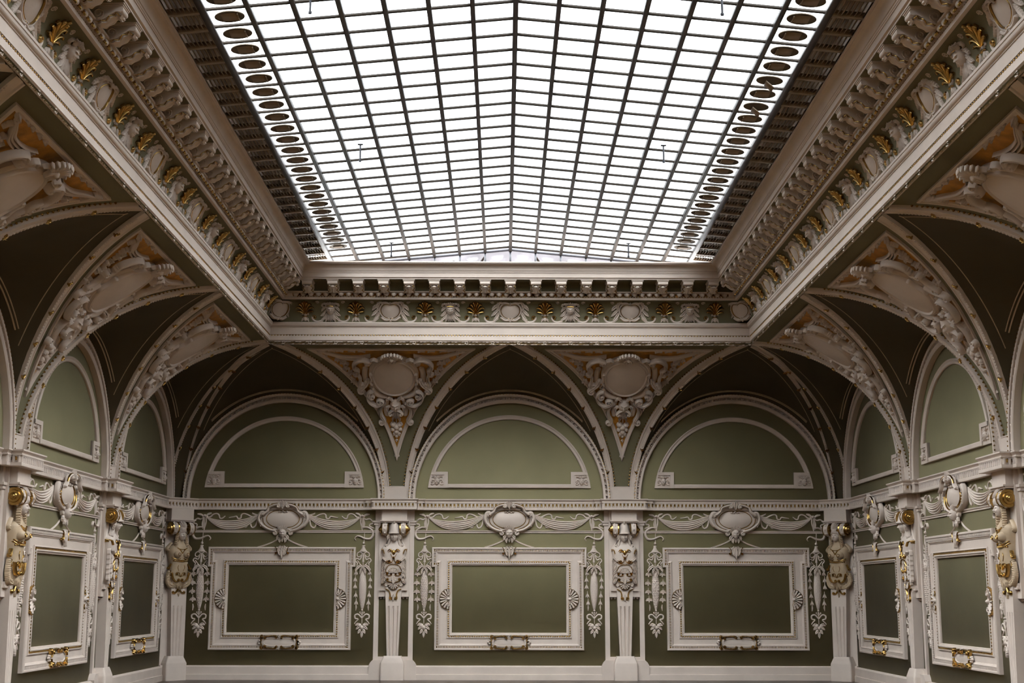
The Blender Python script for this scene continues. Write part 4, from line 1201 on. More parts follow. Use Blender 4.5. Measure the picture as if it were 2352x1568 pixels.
def herm_male():
    K = Kit('herm_figure', 'statue', 'herm figures against the pilasters', FZ)
    herm_common(K)
    t = MB()                                  # bust running into the armoured torso
    MR = [(1.40, 0, .13, .03, .10), (1.46, 0, .165, .03, .115), (1.50, 0, .185, .03, .125), (1.60, 0, .19, .03, .14), (1.75, 0, .19, .03, .155), (1.88, 0, .185, .03, .165), (1.96, 0, .20, .03, .16), (2.0, 0, .195, .03, .145),
          (2.03, 0, .16, .03, .13), (2.06, 0, .11, .03, .12), (2.09, 0, .075, .03, .12), (2.13, 0, .06, .04, .115), (2.2, 0, .058, .04, .11)]
    mf = skin(MR, 3.2)
    loft(t, MR, 22, 3.2)
    for sg in (-1, 1):                        # shoulder flare and hair locks
        leaf(t, [(sg * .05, 2.2), (sg * .085, 2.1), (sg * .10, 2.03), (sg * .15, 2.0)], .024, .05, .10, lobes=1, groove=.6)
        stroke(t, curl([(sg * .07, 2.19), (sg * .075, 2.10), (sg * .095, 2.03)], .022, 1.0, sg, 8), [.02, .02, .016, .01], .04, .12, sub=3)
        stroke(t, [(sg * .19, 1.98), (sg * .15, 2.04), (sg * .115, 2.12), (sg * .12, 2.2)], [.02, .022, .018, .012], .05, .04, sub=4)
        for k in range(6):                    # shaggy pelt edges
            z = 1.86 - k * .065
            leaf(t, [(sg * .145, z + .02), (sg * .165, z - .02), (sg * .19, z - .075)], .026, .05, .11, lobes=1, sub=5)
            leaf(t, [(sg * .12, z + .01), (sg * .135, z - .03), (sg * .15, z - .06)], .018, .03, .15, lobes=1, sub=4)
        leaf(t, [(sg * .12, 1.55), (sg * .15, 1.47), (sg * .19, 1.45)], .024, .04, .12, lobes=1)
    leaf(t, [(0, 1.58), (0, 1.5), (0, 1.43)], .045, .05, .13, lobes=2)
    for sg in (-1, 1):
        stroke(t, [(sg * .17, 1.84), (sg * .12, 1.80), (sg * .06, 1.815), (sg * .0, 1.76)], [.014, .02, .018, .012], .035, .165, sub=5, groove=.3)
        stroke(t, [(sg * .15, 1.56), (sg * .09, 1.53), (sg * .04, 1.545), (0, 1.52)], [.014, .018, .016, .012], .035, .135, sub=5, groove=.3)
        stroke(t, [(sg * .215, 2.0), (sg * .185, 2.05), (sg * .16, 2.12), (sg * .165, 2.2)], [.014, .016, .014, .010], .04, .03, sub=4)
    ph_ = np.linspace(.2, PI - .2, 24)
    stroke(t, np.stack([.105 * np.cos(ph_), 1.60 + .115 * np.sin(ph_)], -1), .014, .03, .15, sub=1)
    torso = K.add('torso', t, PLASTER)
    f = MB(); face(f, 0, 2.175, .150, .066, .086, .066)
    for sg in (-1, 1):
        for k in range(4): stroke(f, [(sg * .055, 2.215 - k * .014), (sg * .09, 2.20 - k * .018), (sg * .115 - sg * k * .004, 2.165 - k * .016)], [.010, .014, .008], .035, .15 - k * .006, sub=3, seg=5)
    head = K.add('head', f, PLASTER)
    h = MB()                                   # helmet
    loft(h, [(2.215, 0, .100, .05, .205), (2.224, 0, .104, .05, .210), (2.236, 0, .097, .05, .192), (2.246, 0, .092, .05, .178), (2.29, 0, .084, .05, .168), (2.34, 0, .076, .05, .150), (2.385, 0, .058, .05, .12), (2.41, 0, .032, .05, .08), (2.42, 0, .004, .05, .02)], 22, 2.2)
    stroke(h, [(0, 2.42), (0, 2.38)], [.012, .016], .05, .15, sub=3)
    K.add('helmet', h, PLASTER, parent=head)
    g = MB()
    # small winged face and scrolls, laid on the breastplate
    for sg in (-1, 1):
        G_ = lambda P, w_, h_=.022: lay(g, P, w_, h_, mf, sub=3, seg=4)
        G_([(sg * .02, 1.94), (sg * .05, 1.97), (sg * .075, 1.965), (sg * .10, 1.945)], [.010, .014, .012, .005])
        G_([(sg * .02, 1.925), (sg * .05, 1.945), (sg * .085, 1.93)], [.008, .010, .004])
        G_([(sg * .045, 1.905), (sg * .03, 1.87), (sg * .012, 1.845), (sg * .02, 1.82)], [.004, .006, .006, .004])
        G_(curl([(sg * .004, 1.86), (sg * .012, 1.80), (sg * .045, 1.765)], .028, 1.5, sg, 16), [.006, .009, .009, .006], .026)
        G_(curl([(sg * .03, 1.77), (sg * .09, 1.755), (sg * .118, 1.775)], .018, 1.2, sg, 11), [.006, .008, .006])
        G_([(sg * .0, 1.735), (sg * .03, 1.742), (sg * .075, 1.725), (sg * .11, 1.70)], [.006, .007, .006, .004])
        G_(curl([(sg * .10, 1.70), (sg * .125, 1.65), (sg * .115, 1.60)], .018, 1.3, -sg, 12), [.006, .009, .006], .026)
        G_(curl([(sg * .115, 1.585), (sg * .075, 1.565), (sg * .035, 1.575)], .014, 1.2, -sg, 10), [.006, .009, .006], .026)
        G_(curl([(sg * .15, 1.91), (sg * .168, 1.965), (sg * .195, 1.975)], .022, 1.2, -sg, 11), [.010, .015, .011], .03)
        stroke(g, curl([(sg * .03, 1.465), (sg * .07, 1.475), (sg * .10, 1.49)], .02, 1.2, sg, 10), [.008, .012, .008], .035, .14, sub=3, seg=5)
        stroke(g, curl([(sg * .12, 1.36), (sg * .07, 1.33), (sg * .05, 1.27), (sg * .055, 1.22)], .018, 1.0, -sg, 8), [.010, .016, .018, .012], .03, .115, sub=3, seg=5)
    face(g, 0, 1.925, .185, .030, .042, .024, 22, 20)
    K.add('gilt_ornament', g, GOLD, parent=torso, kind='stuff', label='gilt scrolls and winged face')
    w, g = MB(), MB()
    for k in range(9):                         # shell on the breastplate
        a_ = PI * (k + .5) / 9
        d = np.array([math.cos(a_), math.sin(a_)])
        stroke(w, [np.array([0, 1.605]) + d * .012, np.array([0, 1.605]) + d * .045, np.array([0, 1.605]) + d * .075], [.004, .008, .011], .022, .165, sub=3, seg=5)
    for k in range(7):                         # shell under the torso
        a_ = -PI * (k + .5) / 7
        d = np.array([math.cos(a_) * .95, math.sin(a_)])
        stroke(w, [np.array([0, 1.445]) + d * .015, np.array([0, 1.445]) + d * .05, np.array([0, 1.445]) + d * .085], [.005, .010, .014], [.02, .035, .03], .125, sub=3, seg=5)
    for sg in (-1, 1): stroke(w, curl([(sg * .02, 1.445), (sg * .08, 1.46), (sg * .12, 1.44)], .022, 1.1, -sg, 8), [.010, .016, .012], .03, .11, sub=3, seg=5)
    leaf(w, [(0, 1.28), (0, 1.23), (0, 1.175)], .024, .03, .118, lobes=2)
    i_ = K.add('shell_ornament', w, PLASTER)
    ph = np.linspace(0.1, PI - .1, 30); stroke(g, np.stack([.08 * np.cos(ph), 1.605 + .08 * np.sin(ph)], -1), .004, .02, .165, sub=1, seg=4)
    ph = np.linspace(PI + .1, 2 * PI - .1, 30); stroke(g, np.stack([.086 * np.cos(ph), 1.445 + .092 * np.sin(ph)], -1), .005, .022, .13, sub=1, seg=4)
    K.add('gilt_rim', g, GOLD, parent=i_)
    return K

def herm_female():
    K = Kit('herm_figure', 'statue', 'herm figures against the pilasters', FZ)
    herm_common(K)
    t = MB()
    FR = [(1.36, 0, .09, .03, .10), (1.44, 0, .135, .03, .12), (1.54, 0, .160, .03, .13), (1.64, 0, .158, .03, .14), (1.74, 0, .150, .03, .145), (1.80, 0, .160, .03, .150), (1.9, 0, .180, .03, .16), (1.97, 0, .192, .03, .155), (2.0, 0, .18, .03, .145),
          (2.03, 0, .13, .03, .13), (2.06, 0, .085, .03, .12), (2.10, 0, .058, .04, .112), (2.2, 0, .052, .04, .108)]
    ff = skin(FR, 3.0)
    loft(t, FR, 24, 3.0)
    for sg in (-1, 1):
        blob(t, sg * .075, 1.885, .064, .062, .085, .155, 16, 8)
        stroke(t, curl([(sg * .13, 2.06), (sg * .175, 2.02), (sg * .205, 1.985)], .026, 1.1, -sg, 10), [.02, .026, .02, .012], .05, .06, sub=3)
        P = np.array([(sg * .062, 2.2), (sg * .085, 2.13), (sg * .092, 2.05), (sg * .10, 1.98)])
        C = crom(P, 12)
        for k in range(len(C)):                # twisted braid
            if k % 2 == 0: blob(t, C[k, 0] + .008 * math.sin(k * 1.5), C[k, 1], .024, .017, .05, .13, 7, 5)
    torso = K.add('torso', t, TAN)
    f = MB(); face(f, 0, 2.18, .150, .062, .084, .064)
    head = K.add('head', f, PLASTER)
    h = MB()
    loft(h, [(2.215, 0, .074, .05, .150), (2.235, 0, .084, .05, .168), (2.265, 0, .090, .05, .176), (2.30, 0, .088, .05, .168), (2.34, 0, .074, .05, .14), (2.375, 0, .048, .05, .10), (2.392, 0, .004, .05, .03)], 20, 2.1)
    for k in range(-4, 5):
        a_ = k * .36
        c_ = np.array([math.sin(a_), math.cos(a_)])
        stroke(h, [c_ * .02 + (0, 2.285), c_ * .055 + (0, 2.29), c_ * .092 * np.array([1.0, 1.05]) + (0, 2.30)], [.008, .014, .010], .03, [.205 - .006 * abs(k), .195 - .008 * abs(k), .16 - .010 * abs(k)], sub=4, groove=.4)
    for sg in (-1, 1):
        for k in range(3): stroke(h, [(sg * .01, 2.238 + k * .012), (sg * .05, 2.228 + k * .012), (sg * .084, 2.20 + k * .014)], .009, .025, [.195, .18, .14], sub=4)
    K.add('hair', h, PLASTER, parent=head)
    g = MB()
    for k in range(6):
        a_ = k * PI / 3; blob(g, .045 + .014 * math.cos(a_), 2.275 + .014 * math.sin(a_), .010, .010, .02, .185, 6, 4)
    blob(g, .045, 2.275, .010, .010, .03, .185, 6, 4)
    for sg in (-1, 1):
        G_ = lambda P, w_, h_=.022: lay(g, P, w_, h_, ff, sub=4, seg=5)
        G_([(0, 1.90), (sg * .04, 1.955), (sg * .085, 1.985)], .008)
        for dz in (0, .022): G_([(0, 1.795 - dz), (sg * .06, 1.80 - dz), (sg * .115, 1.815 - dz), (sg * .15, 1.84 - dz)], .006)
        G_([(sg * .03, 1.825), (sg * .075, 1.808), (sg * .13, 1.825)], .007)
        stroke(g, curl([(sg * .15, 1.74), (sg * .17, 1.70), (sg * .178, 1.67)], .016, 1.1, sg, 9), [.010, .012, .007], .04, .10, sub=3, seg=5)
        stroke(g, curl([(sg * .155, 1.63), (sg * .172, 1.60), (sg * .175, 1.57)], .014, 1.1, -sg, 9), [.009, .011, .007], .04, .10, sub=3, seg=5)
        stroke(g, curl([(sg * .15, 1.60), (sg * .13, 1.52), (sg * .08, 1.47), (sg * .03, 1.475)], .016, 1.1, -sg, 10), [.009, .014, .016, .010], .04, .145, sub=3, seg=5)
        G_(curl([(sg * .004, 1.54), (sg * .03, 1.60), (sg * .06, 1.605)], .022, 1.4, -sg, 13), [.006, .008, .006])
        G_([(sg * .02, 1.55), (sg * .06, 1.57), (sg * .09, 1.56)], [.004, .006, .003])
        G_([(sg * .04, 1.63), (sg * .06, 1.68), (sg * .05, 1.72)], [.004, .005, .003], .014)
        stroke(g, curl([(0, 1.36), (sg * .05, 1.30), (sg * .09, 1.29)], .014, 1.0, sg, 8), [.016, .016, .010], .03, .118, sub=3, seg=5)
        ph = np.linspace(0, 2 * PI, 18); stroke(g, np.stack([sg * .075 + .022 * np.cos(ph), 1.885 + .022 * np.sin(ph)], -1), .004, .012, .230, sub=1, seg=4)
    lay(g, [(-.05, 1.968), (0, 1.962), (.05, 1.968)], .007, .02, ff, sub=4, seg=4)
    for k in range(-6, 7): blob(g, k * .021, 1.782, .011, .012, .02, ff(k * .021, 1.782) - .004, 6, 4)
    K.add('gilt_ornament', g, GOLD, parent=torso, kind='stuff', label='gilt bands and scrolls')
    fr = MB()                                  # fruit garland slung below
    for sg in (-1, 1):
        C = crom([(sg * .17, 1.60), (sg * .195, 1.50), (sg * .16, 1.42), (sg * .09, 1.395), (sg * .02, 1.42)], 5)
        for k, c_ in enumerate(C):
            for q in range(3):
                blob(fr, c_[0] + .02 * math.cos(k * 2.1 + q * 2.1), c_[1] + .02 * math.sin(k * 2.1 + q * 2.1), .024, .024, .05, .09, 7, 5)
        leaf(fr, [(sg * .02, 1.45), (sg * .04, 1.41), (sg * .05, 1.36)], .024, .05, .13, lobes=1)
    leaf(fr, [(0, 1.46), (0, 1.40), (0, 1.33)], .03, .06, .13, lobes=1)
    leaf(fr, [(0, 1.33), (0, 1.28), (0, 1.24)], .02, .03, .118, lobes=1)
    K.add('fruit_garland', fr, TAN)
    return K
HM, HF = herm_male(), herm_female()
HM.put('helmeted male herm on the back wall, left pilaster', (-1.82, 0, 0), 0)
HM.put('helmeted male herm on the back wall, right pilaster', (1.82, 0, 0), 0)
for x, y, r, s_ in CORN: HF.put('female herm with braids across the %s back corner' % s_, (x, y, 0), r)
for wl in ('left', 'right'):
    HM.put('helmeted male herm on the first pilaster of the %s wall' % wl, wall_loc(wl, -BAY, 0), ROT[wl])
    HF.put('female herm with braids on the second pilaster of the %s wall' % wl, wall_loc(wl, -2 * BAY, 0), ROT[wl])

# ------------------------------------------------------------------ spandrel reliefs
ST = np.array([(.614, 0), (.8, .055), (1.0, .115), (1.18, .18), (1.5, .325), (1.77, .485), (2.05, .66), (2.3, .83), (2.6, 1.05), (2.885, 1.275)])
def sout(a): return np.interp(a, ST[:, 0], ST[:, 1])
def spandrel_kit():
    K = Kit('spandrel_relief', 'relief', 'cartouche reliefs on the cove spandrels', 3.3)
    class CMB(MB):
        def __init__(s): super().__init__(cove_map)
    gnd = CMB()
    a_ = np.linspace(.70, 2.85, 40)[:, None]; k = np.linspace(-1, 1, 13)[None]
    gnd.grid(np.stack([np.clip(sout(a_) - .03, 0, None) * k, a_ + 0 * k, .006 + 0 * a_ * k], -1))
    K.add('gold_ground', gnd, OCHRE)
    bd = CMB()
    aa = np.linspace(.614, 2.885, 40)
    R_ = np.stack([sout(aa), aa], -1)
    path = np.vstack([R_, np.stack([np.linspace(1.275, -1.275, 20)[1:-1], np.full(18, 2.885)], -1), (R_ * [-1, 1])[::-1][:-1]])
    sweep(bd, path, [(0, -.004), (0, .026), (.010, .034), (.022, .034), (.03, .022), (.055, .018), (.064, .004)])
    K.add('border_moulding', bd, PLASTER, sharp=25)
    f = CMB(); dome(f, 0, 2.235, .30, .385, .055, .05, rim=.05, nu=48)
    fi = K.add('round_field', f, PLASTER)
    w = CMB()
    u = np.linspace(0, 2 * PI, 64, endpoint=False)
    G = [np.stack([rx * np.cos(u), 2.235 + rz * np.sin(u), np.full(64, h)], -1) for rx, rz, h in ((.385, .465, -.004), (.385, .465, .05), (.365, .445, .075), (.345, .425, .078), (.335, .42, .105), (.320, .405, .115), (.305, .39, .10), (.29, .375, .08))]
    w.grid(np.array(G), cv=True)
    fol = {-1: CMB(), 1: CMB()}
    for sg in (-1, 1):
        S = lambda *p: [(sg * x, y) for x, y in p]
        def band(P, ww, h=.075, b=.045, gr=.45): stroke(w, P, ww, h, b, sub=6, seg=8, groove=gr)
        # upper strap: rolls over at the top, steps down the side to paired volutes
        band(curl(S((.575, 2.37), (.60, 2.47), (.545, 2.59), (.45, 2.645), (.37, 2.60)), .038, 1.0, sg, 12), [.026, .036, .04, .036, .026, .016], .085, .05)
        band(curl(S((.60, 2.42), (.545, 2.35), (.555, 2.27)), .03, .9, sg, 10), [.03, .034, .022, .014], .075, .05)
        band(curl(S((.585, 2.31), (.535, 2.20), (.525, 2.10), (.545, 2.02)), .036, 1.5, -sg, 16), [.02, .034, .034, .024, .012], .07, .04)
        band(curl(S((.40, 2.12), (.44, 2.02), (.50, 1.955), (.545, 1.905)), .034, 1.5, -sg, 16), [.04, .04, .032, .022, .012], .07, .04)
        band(curl(S((.33, 1.90), (.385, 1.885), (.415, 1.83), (.39, 1.775)), .030, 1.2, -sg, 12), [.026, .032, .03, .02, .012], .08, .06)
        # long S scroll passing under the disc to the mask
        band(curl(S((.425, 1.84), (.43, 1.745), (.385, 1.655), (.30, 1.605), (.225, 1.635)), .042, 1.6, -sg, 18), [.020, .032, .036, .032, .024, .012], .085, .05)
        band(S((.34, 1.96), (.33, 1.88), (.28, 1.81), (.20, 1.77), (.12, 1.76)), [.03, .04, .044, .04, .03], .05, .035, 0)
        # lower C scroll beside the beard
        band(curl(S((.15, 1.645), (.205, 1.585), (.235, 1.50), (.225, 1.40), (.185, 1.315), (.205, 1.27)), .026, 1.2, sg, 12), [.014, .028, .034, .032, .024, .012], .075, .03)
        leaf(w, S((.255, 1.55), (.285, 1.48), (.262, 1.395)), .02, .05, .02, lobes=2)
        # plain ground of the strapwork between disc and scrolls
        for (P, ww) in ((S((.43, 2.36), (.45, 2.25), (.45, 2.12), (.43, 2.0)), .045), (S((.36, 1.95), (.32, 1.85), (.24, 1.78)), .05), (S((.13, 1.70), (.15, 1.60), (.16, 1.50), (.14, 1.40)), .04)):
            stroke(w, P, ww, .03, .012, sub=5, seg=6)
        # brackets on the rim of the disc
        band(curl(S((.335, 2.05), (.365, 2.10), (.345, 2.20), (.36, 2.28)), .022, 1.0, sg, 9), [.016, .02, .016, .010], .05, .08, .2)
        band(curl(S((.22, 2.64), (.27, 2.685), (.31, 2.665)), .024, 1.3, -sg, 11), [.014, .02, .016, .009], .06, .07, .2)
        # drapery to the upper corner
        for q in range(1, 4):
            stroke(fol[sg], S((.33, 2.745 - q * .026), (.50, 2.70 - q * .034), (.72, 2.70 - q * .030), (.90, 2.765 - q * .018), (1.03, 2.815 - q * .008)), [.003, .011, .015, .013, .006], .045, .01, sub=6)
        leaf(fol[sg], S((.98, 2.80), (1.05, 2.815), (1.12, 2.84)), .028, .05, .012, lobes=3)
        leaf(fol[sg], S((.96, 2.78), (1.0, 2.72), (.99, 2.66)), .026, .045, .012, lobes=3)
        # vine and oak leaves
        cl = ((.74, 2.50, .9), (.83, 2.58, .7), (.66, 2.24, .85), (.62, 2.06, .7), (.72, 2.36, .7))
        for cx_, cy_, k_ in cl:
            for a0 in (-2.6, -1.3, -.2, .9, 1.9):
                d = np.array([math.cos(a0), math.sin(a0)]) * .085 * k_
                leaf(fol[sg], [(sg * cx_, cy_), (sg * (cx_ + d[0] * .55), cy_ + d[1] * .55 + .008), (sg * (cx_ + d[0]), cy_ + d[1])], .026 * k_, .05, .012, lobes=3)
            blob(fol[sg], sg * cx_, cy_, .02, .02, .06, .01)
        for x_, y_ in ((.60, 2.83), (.78, 2.835), (.45, 2.825), (.90, 2.845)):
            leaf(fol[sg], S((x_ - .05, y_ - .02), (x_, y_ + .01), (x_ + .06, y_)), .022, .04, .01, lobes=3)
    for k in range(-4, 5):                     # palmette over the disc
        a_ = k * .33
        tip = np.array([math.sin(a_) * .16, 2.73 + math.cos(a_) * .15])
        leaf(w, [(k * .010, 2.70), (math.sin(a_) * .085, 2.72 + math.cos(a_) * .085), tip], .026, .06, .085, lobes=1, sub=8, groove=.35)
        blob(w, tip[0], tip[1], .02, .018, .05, .10)
    for k in (-1, 0, 1): leaf(w, [(k * .02, 2.76), (k * .045, 2.70), (k * .05, 2.635)], .026, .05, .105, lobes=1, sub=8, groove=.35)
    blob(w, 0, 2.735, .045, .04, .07, .10)
    for sg in (-1, 1):
        leaf(w, [(sg * .04, 2.745), (sg * .11, 2.735), (sg * .17, 2.685)], .026, .05, .08, lobes=2)
    sc_ = K.add('scrollwork', w, PLASTER)
    for sg in (-1, 1): K.add('drapery_and_leaves', fol[sg], PLASTER)
    f, hr = CMB(), CMB()
    face(f, 0, 1.60, .05, .088, .125, .085, age=1.0)
    for sg in (-1, 1):
        leaf(hr, [(sg * .03, 1.70), (sg * .09, 1.76), (sg * .14, 1.72)], .035, .06, .06, lobes=2)
        leaf(hr, [(sg * .07, 1.60), (sg * .13, 1.56), (sg * .12, 1.48)], .03, .05, .05, lobes=2)
        stroke(hr, curl([(sg * .02, 1.53), (sg * .07, 1.50), (sg * .10, 1.46)], .025, 1, -sg, 8), [.02, .022, .014], .06, .06, sub=3)
    for k in range(-2, 3): leaf(hr, [(k * .02, 1.51), (k * .026, 1.45), (k * .022, 1.375 + abs(k) * .012)], .024, .07, .05, lobes=1)
    i_ = K.add('mask', f, PLASTER); K.add('beard_and_horns', hr, PLASTER, parent=i_)
    fr = CMB()
    for sg in (-1, 1): leaf(fr, [(0, 1.37), (sg * .05, 1.33), (sg * .055, 1.27)], .024, .04, .01, lobes=1)
    stroke(fr, [(0, 1.38), (0, 1.26)], .010, .03, .01, sub=3)
    for x, y, q in ((-.05, 1.23, .05), (.05, 1.225, .045), (0, 1.19, .055), (-.055, 1.15, .042), (.055, 1.15, .04), (0, 1.11, .045), (-.03, 1.07, .034), (.035, 1.075, .034), (0, 1.03, .03)): blob(fr, x, y, q, q, q * 1.3, .01)
    for x, y in ((-.1, 1.24), (.1, 1.24), (-.09, 1.14), (.09, 1.14), (-.05, 1.05), (.05, 1.05), (0, .95)): leaf(fr, [(x * .4, y + .03), (x * .7, y + .015), (x, y - .01)], .024, .05, .012, lobes=1)
    K.add('fruit_drop', fr, PLASTER)
    return K
SPK = spandrel_kit()
SPK.put('shield relief on gold ground, left spandrel of the back cove', (-1.8, 0, 0), 0)
SPK.put('shield relief on gold ground, right spandrel of the back cove', (1.8, 0, 0), 0)
for wl in ('left', 'right'):
    for k in range(3):
        SPK.put('shield relief on the %s cove, %s spandrel from the back corner' % (wl, ORD[k]), wall_loc(wl, -BAY * (k + 1), 0), ROT[wl])

# ------------------------------------------------------------------ skylight
ZR, MS, CS, Y0, RS = 6.488, .096, .386, -1.735, .365
XE = 3.03
NV = 25                                       # rows seen in the photograph
NROW = int((LEN - 2 * 1.735) / RS)
YEND = Y0 - NROW * RS
def zs(x): return ZR - MS * abs(x)
sky = obj('window_1', None, loc=(0, 0, ZR), kind='structure'); sky.empty_display_size = .3
sl = math.sqrt(1 + MS * MS)
def shift(me_mb, name, **k): return me_mb.mesh(name, (0, 0, ZR), **k)
# purlins run the length of the hall, one piece each
def purlin(x, hw_, dep):
    m = MB(); z = zs(x)
    y0, y1 = Y0 + .13, YEND
    V = [(x - hw_, y0, z + .02), (x + hw_, y0, z + .02), (x + hw_, y0, z - dep), (x - hw_, y0, z - dep), (x - hw_, y1, z + .02), (x + hw_, y1, z + .02), (x + hw_, y1, z - dep), (x - hw_, y1, z - dep)]
    m.raw(V, [(0, 1, 2, 3), (4, 7, 6, 5), (0, 4, 5, 1), (1, 5, 6, 2), (2, 6, 7, 3), (3, 7, 4, 0)])
    return m
obj('ridge_beam', shift(purlin(0, .024, .05), 'ridge_beam', smooth=False), STEEL, parent=sky)
for sg in (-1, 1):
    for k in range(1, 8):
        obj('purlin', shift(purlin(sg * k * CS, .021 if k < 7 else .03, .035), 'purlin', smooth=False), STEEL, parent=sky)
    obj('eave_beam', shift(purlin(sg * (XE + .03), .035, .05), 'eave_beam', smooth=False), STEEL, parent=sky)
# glazing bars across each slope
def bar(sg):
    m = MB(); V = []
    for x in (0, sg * XE):
        for dy, dz in ((-.011, .010), (.011, .010), (.011, -.014), (-.011, -.014)): V.append((x, dy, zs(x) + dz))
    m.raw(V, [(0, 1, 2, 3), (4, 5, 6, 7), (0, 4, 5, 1), (1, 5, 6, 2), (2, 6, 7, 3), (3, 7, 4, 0)])
    return m
BARM = {sg: shift(bar(sg), 'glazing_bar', smooth=False) for sg in (-1, 1)}
for me in BARM.values(): me.materials.append(STEEL)
for k in range(NROW + 1):
    for sg in (-1, 1): obj('glazing_bar', BARM[sg], parent=sky, loc=(0, Y0 - k * RS, 0))
def pane_mb(m, x0, x1, y0, y1, t=.006):
    V = [(x, y, zs(x) + dz) for dz in (0, t) for (x, y) in ((x0, y0), (x1, y0), (x1, y1), (x0, y1))]
    m.raw(V, [(0, 1, 2, 3), (4, 7, 6, 5), (0, 4, 5, 1), (1, 5, 6, 2), (2, 6, 7, 3), (3, 7, 4, 0)])
    return m
PANE = {}
for sg in (-1, 1):
    for k in range(6):
        PANE[sg, k] = shift(pane_mb(MB(), sg * k * CS, sg * (k + 1) * CS, 0, -RS), 'pane', smooth=False)
        PANE[sg, k].materials.append(GLASS)
for r in range(NV):
    for (sg, k), me in PANE.items(): obj('pane', me, parent=sky, loc=(0, Y0 - r * RS, 0))
m = MB()
for sg in (-1, 1):
    for k in range(6): pane_mb(m, sg * k * CS, sg * (k + 1) * CS, Y0 - NV * RS, YEND)
obj('further_panes', shift(m, 'further_panes', smooth=False), GLASS, parent=sky, kind='stuff')
# opal sheets with round vents, louvres towards the eaves
def vent_sheet(sg, open_=False):
    xc = sg * 6.5 * CS; z = zs(xc); yc = -RS / 2
    sheet = MB()
    u = np.linspace(0, 2 * PI, 32, endpoint=False)
    ea, eb = .127, .112
    hole = np.stack([xc + ea * np.cos(u), yc + eb * np.sin(u)], -1)
    s_ = np.maximum(np.abs(np.cos(u)) / (CS / 2), np.abs(np.sin(u)) / (RS / 2))
    rim = np.stack([xc + np.cos(u) / s_, yc + np.sin(u) / s_], -1)
    for dz in (0, .006): sheet.grid(np.array([[(p[0], p[1], zs(p[0]) + dz) for p in hole], [(p[0], p[1], zs(p[0]) + dz) for p in rim]]), cv=True, mapped=False)
    disc = MB()
    rows = [(1.03, .004), (1.03, -.004), (.95, -.006), (.94, -.002), (.001, -.002)]
    disc.grid(np.array([[(xc + ea * k * math.cos(t), yc + eb * k * math.sin(t), zs(xc + ea * k * math.cos(t)) + dz) for t in u] for k, dz in rows]), cv=True, mapped=False)
    flap = MB()
    if open_:
        c, s = math.cos(.75), math.sin(.75)
        V = []
        for (a_, b_) in ((0, 0), (0, .012)):
            for (x, y) in ((0, -.06), (.10, -.06), (.10, .06), (0, .06)):
                V.append((xc - sg * .045 + sg * (x * c), yc + y, z - .02 - x * s - b_))
        flap.raw(V, [(0, 1, 2, 3), (4, 7, 6, 5), (0, 4, 5, 1), (1, 5, 6, 2), (2, 6, 7, 3), (3, 7, 4, 0)])
    else:
        V = [(xc + x, yc + y, zs(xc + x) + dz) for dz in (-.001, -.005) for (x, y) in ((-.068, -.078), (.068, -.078), (.068, .078), (-.068, .078))]
        flap.raw(V, [(0, 1, 2, 3), (4, 7, 6, 5), (0, 4, 5, 1), (1, 5, 6, 2), (2, 6, 7, 3), (3, 7, 4, 0)])
        q = -sg
        V = [(xc - sg * .078 + x, yc + y, zs(xc) + dz) for dz in (-.001, -.012) for (x, y) in ((-.005, -.07), (.006, -.07), (.006, .07), (-.006, .07))]
        flap.raw(V, [(0, 1, 2, 3), (4, 7, 6, 5), (0, 4, 5, 1), (1, 5, 6, 2), (2, 6, 7, 3), (3, 7, 4, 0)])
    out = [shift(sheet, 'opal_sheet', smooth=False), shift(disc, 'vent_disc', sharp=30), shift(flap, 'vent_flap', smooth=False)]
    for me, mm in zip(out, (OPAL, VENT, LOUVRE)): me.materials.append(mm)
    return out
def louvre(sg):
    m = MB(); x0, x1 = sg * (7 * CS + .03), sg * XE
    n = 8; st = (x1 - x0) / n
    for k in range(n):
        xa = x0 + k * st; xb = xa + st * .95
        V = [(xa, 0, zs(xa) - .03), (xb, 0, zs(xb) + .012), (xb, -RS, zs(xb) + .012), (xa, -RS, zs(xa) - .03), (xa, 0, zs(xa) - .022), (xb, 0, zs(xb) + .02), (xb, -RS, zs(xb) + .02), (xa, -RS, zs(xa) - .022)]
        m.raw(V, [(0, 1, 2, 3), (4, 7, 6, 5), (0, 4, 5, 1), (1, 5, 6, 2), (2, 6, 7, 3), (3, 7, 4, 0)])
    for yy in (-.012, -RS + .012):
        V = [(x, yy + dy, zs(x) + dz) for x in (x0, x1) for dy, dz in ((-.01, .02), (.01, .02), (.01, -.036), (-.01, -.036))]
        m.raw(V, [(0, 1, 2, 3), (4, 5, 6, 7), (0, 4, 5, 1), (1, 5, 6, 2), (2, 6, 7, 3), (3, 7, 4, 0)])
    V = [(x, y, zs(x) + dz) for dz in (.03, .036) for (x, y) in ((sg * 7 * CS, 0), (sg * (XE + .06), 0), (sg * (XE + .06), -RS), (sg * 7 * CS, -RS))]  # unseen board added over the slats to stop sky light coming through
    m.raw(V, [(0, 1, 2, 3), (4, 7, 6, 5), (0, 4, 5, 1), (1, 5, 6, 2), (2, 6, 7, 3), (3, 7, 4, 0)])
    return shift(m, 'louvre_panel', smooth=False)
VS = {(sg, o_): vent_sheet(sg, o_) for sg in (-1, 1) for o_ in (False, True)}
LV = {sg: louvre(sg) for sg in (-1, 1)}
for me in LV.values(): me.materials.append(LOUVRE)
OPEN = {(1, 18), (1, 20)}
plain = {sg: shift(pane_mb(MB(), sg * 6 * CS, sg * 7 * CS, 0, -RS), 'opal_sheet', smooth=False) for sg in (-1, 1)}
edge = {sg: shift(pane_mb(MB(), sg * 7 * CS, sg * XE, 0, -RS), 'opal_sheet', smooth=False) for sg in (-1, 1)}
for d_ in (plain, edge):
    for me in d_.values(): me.materials.append(OPAL)
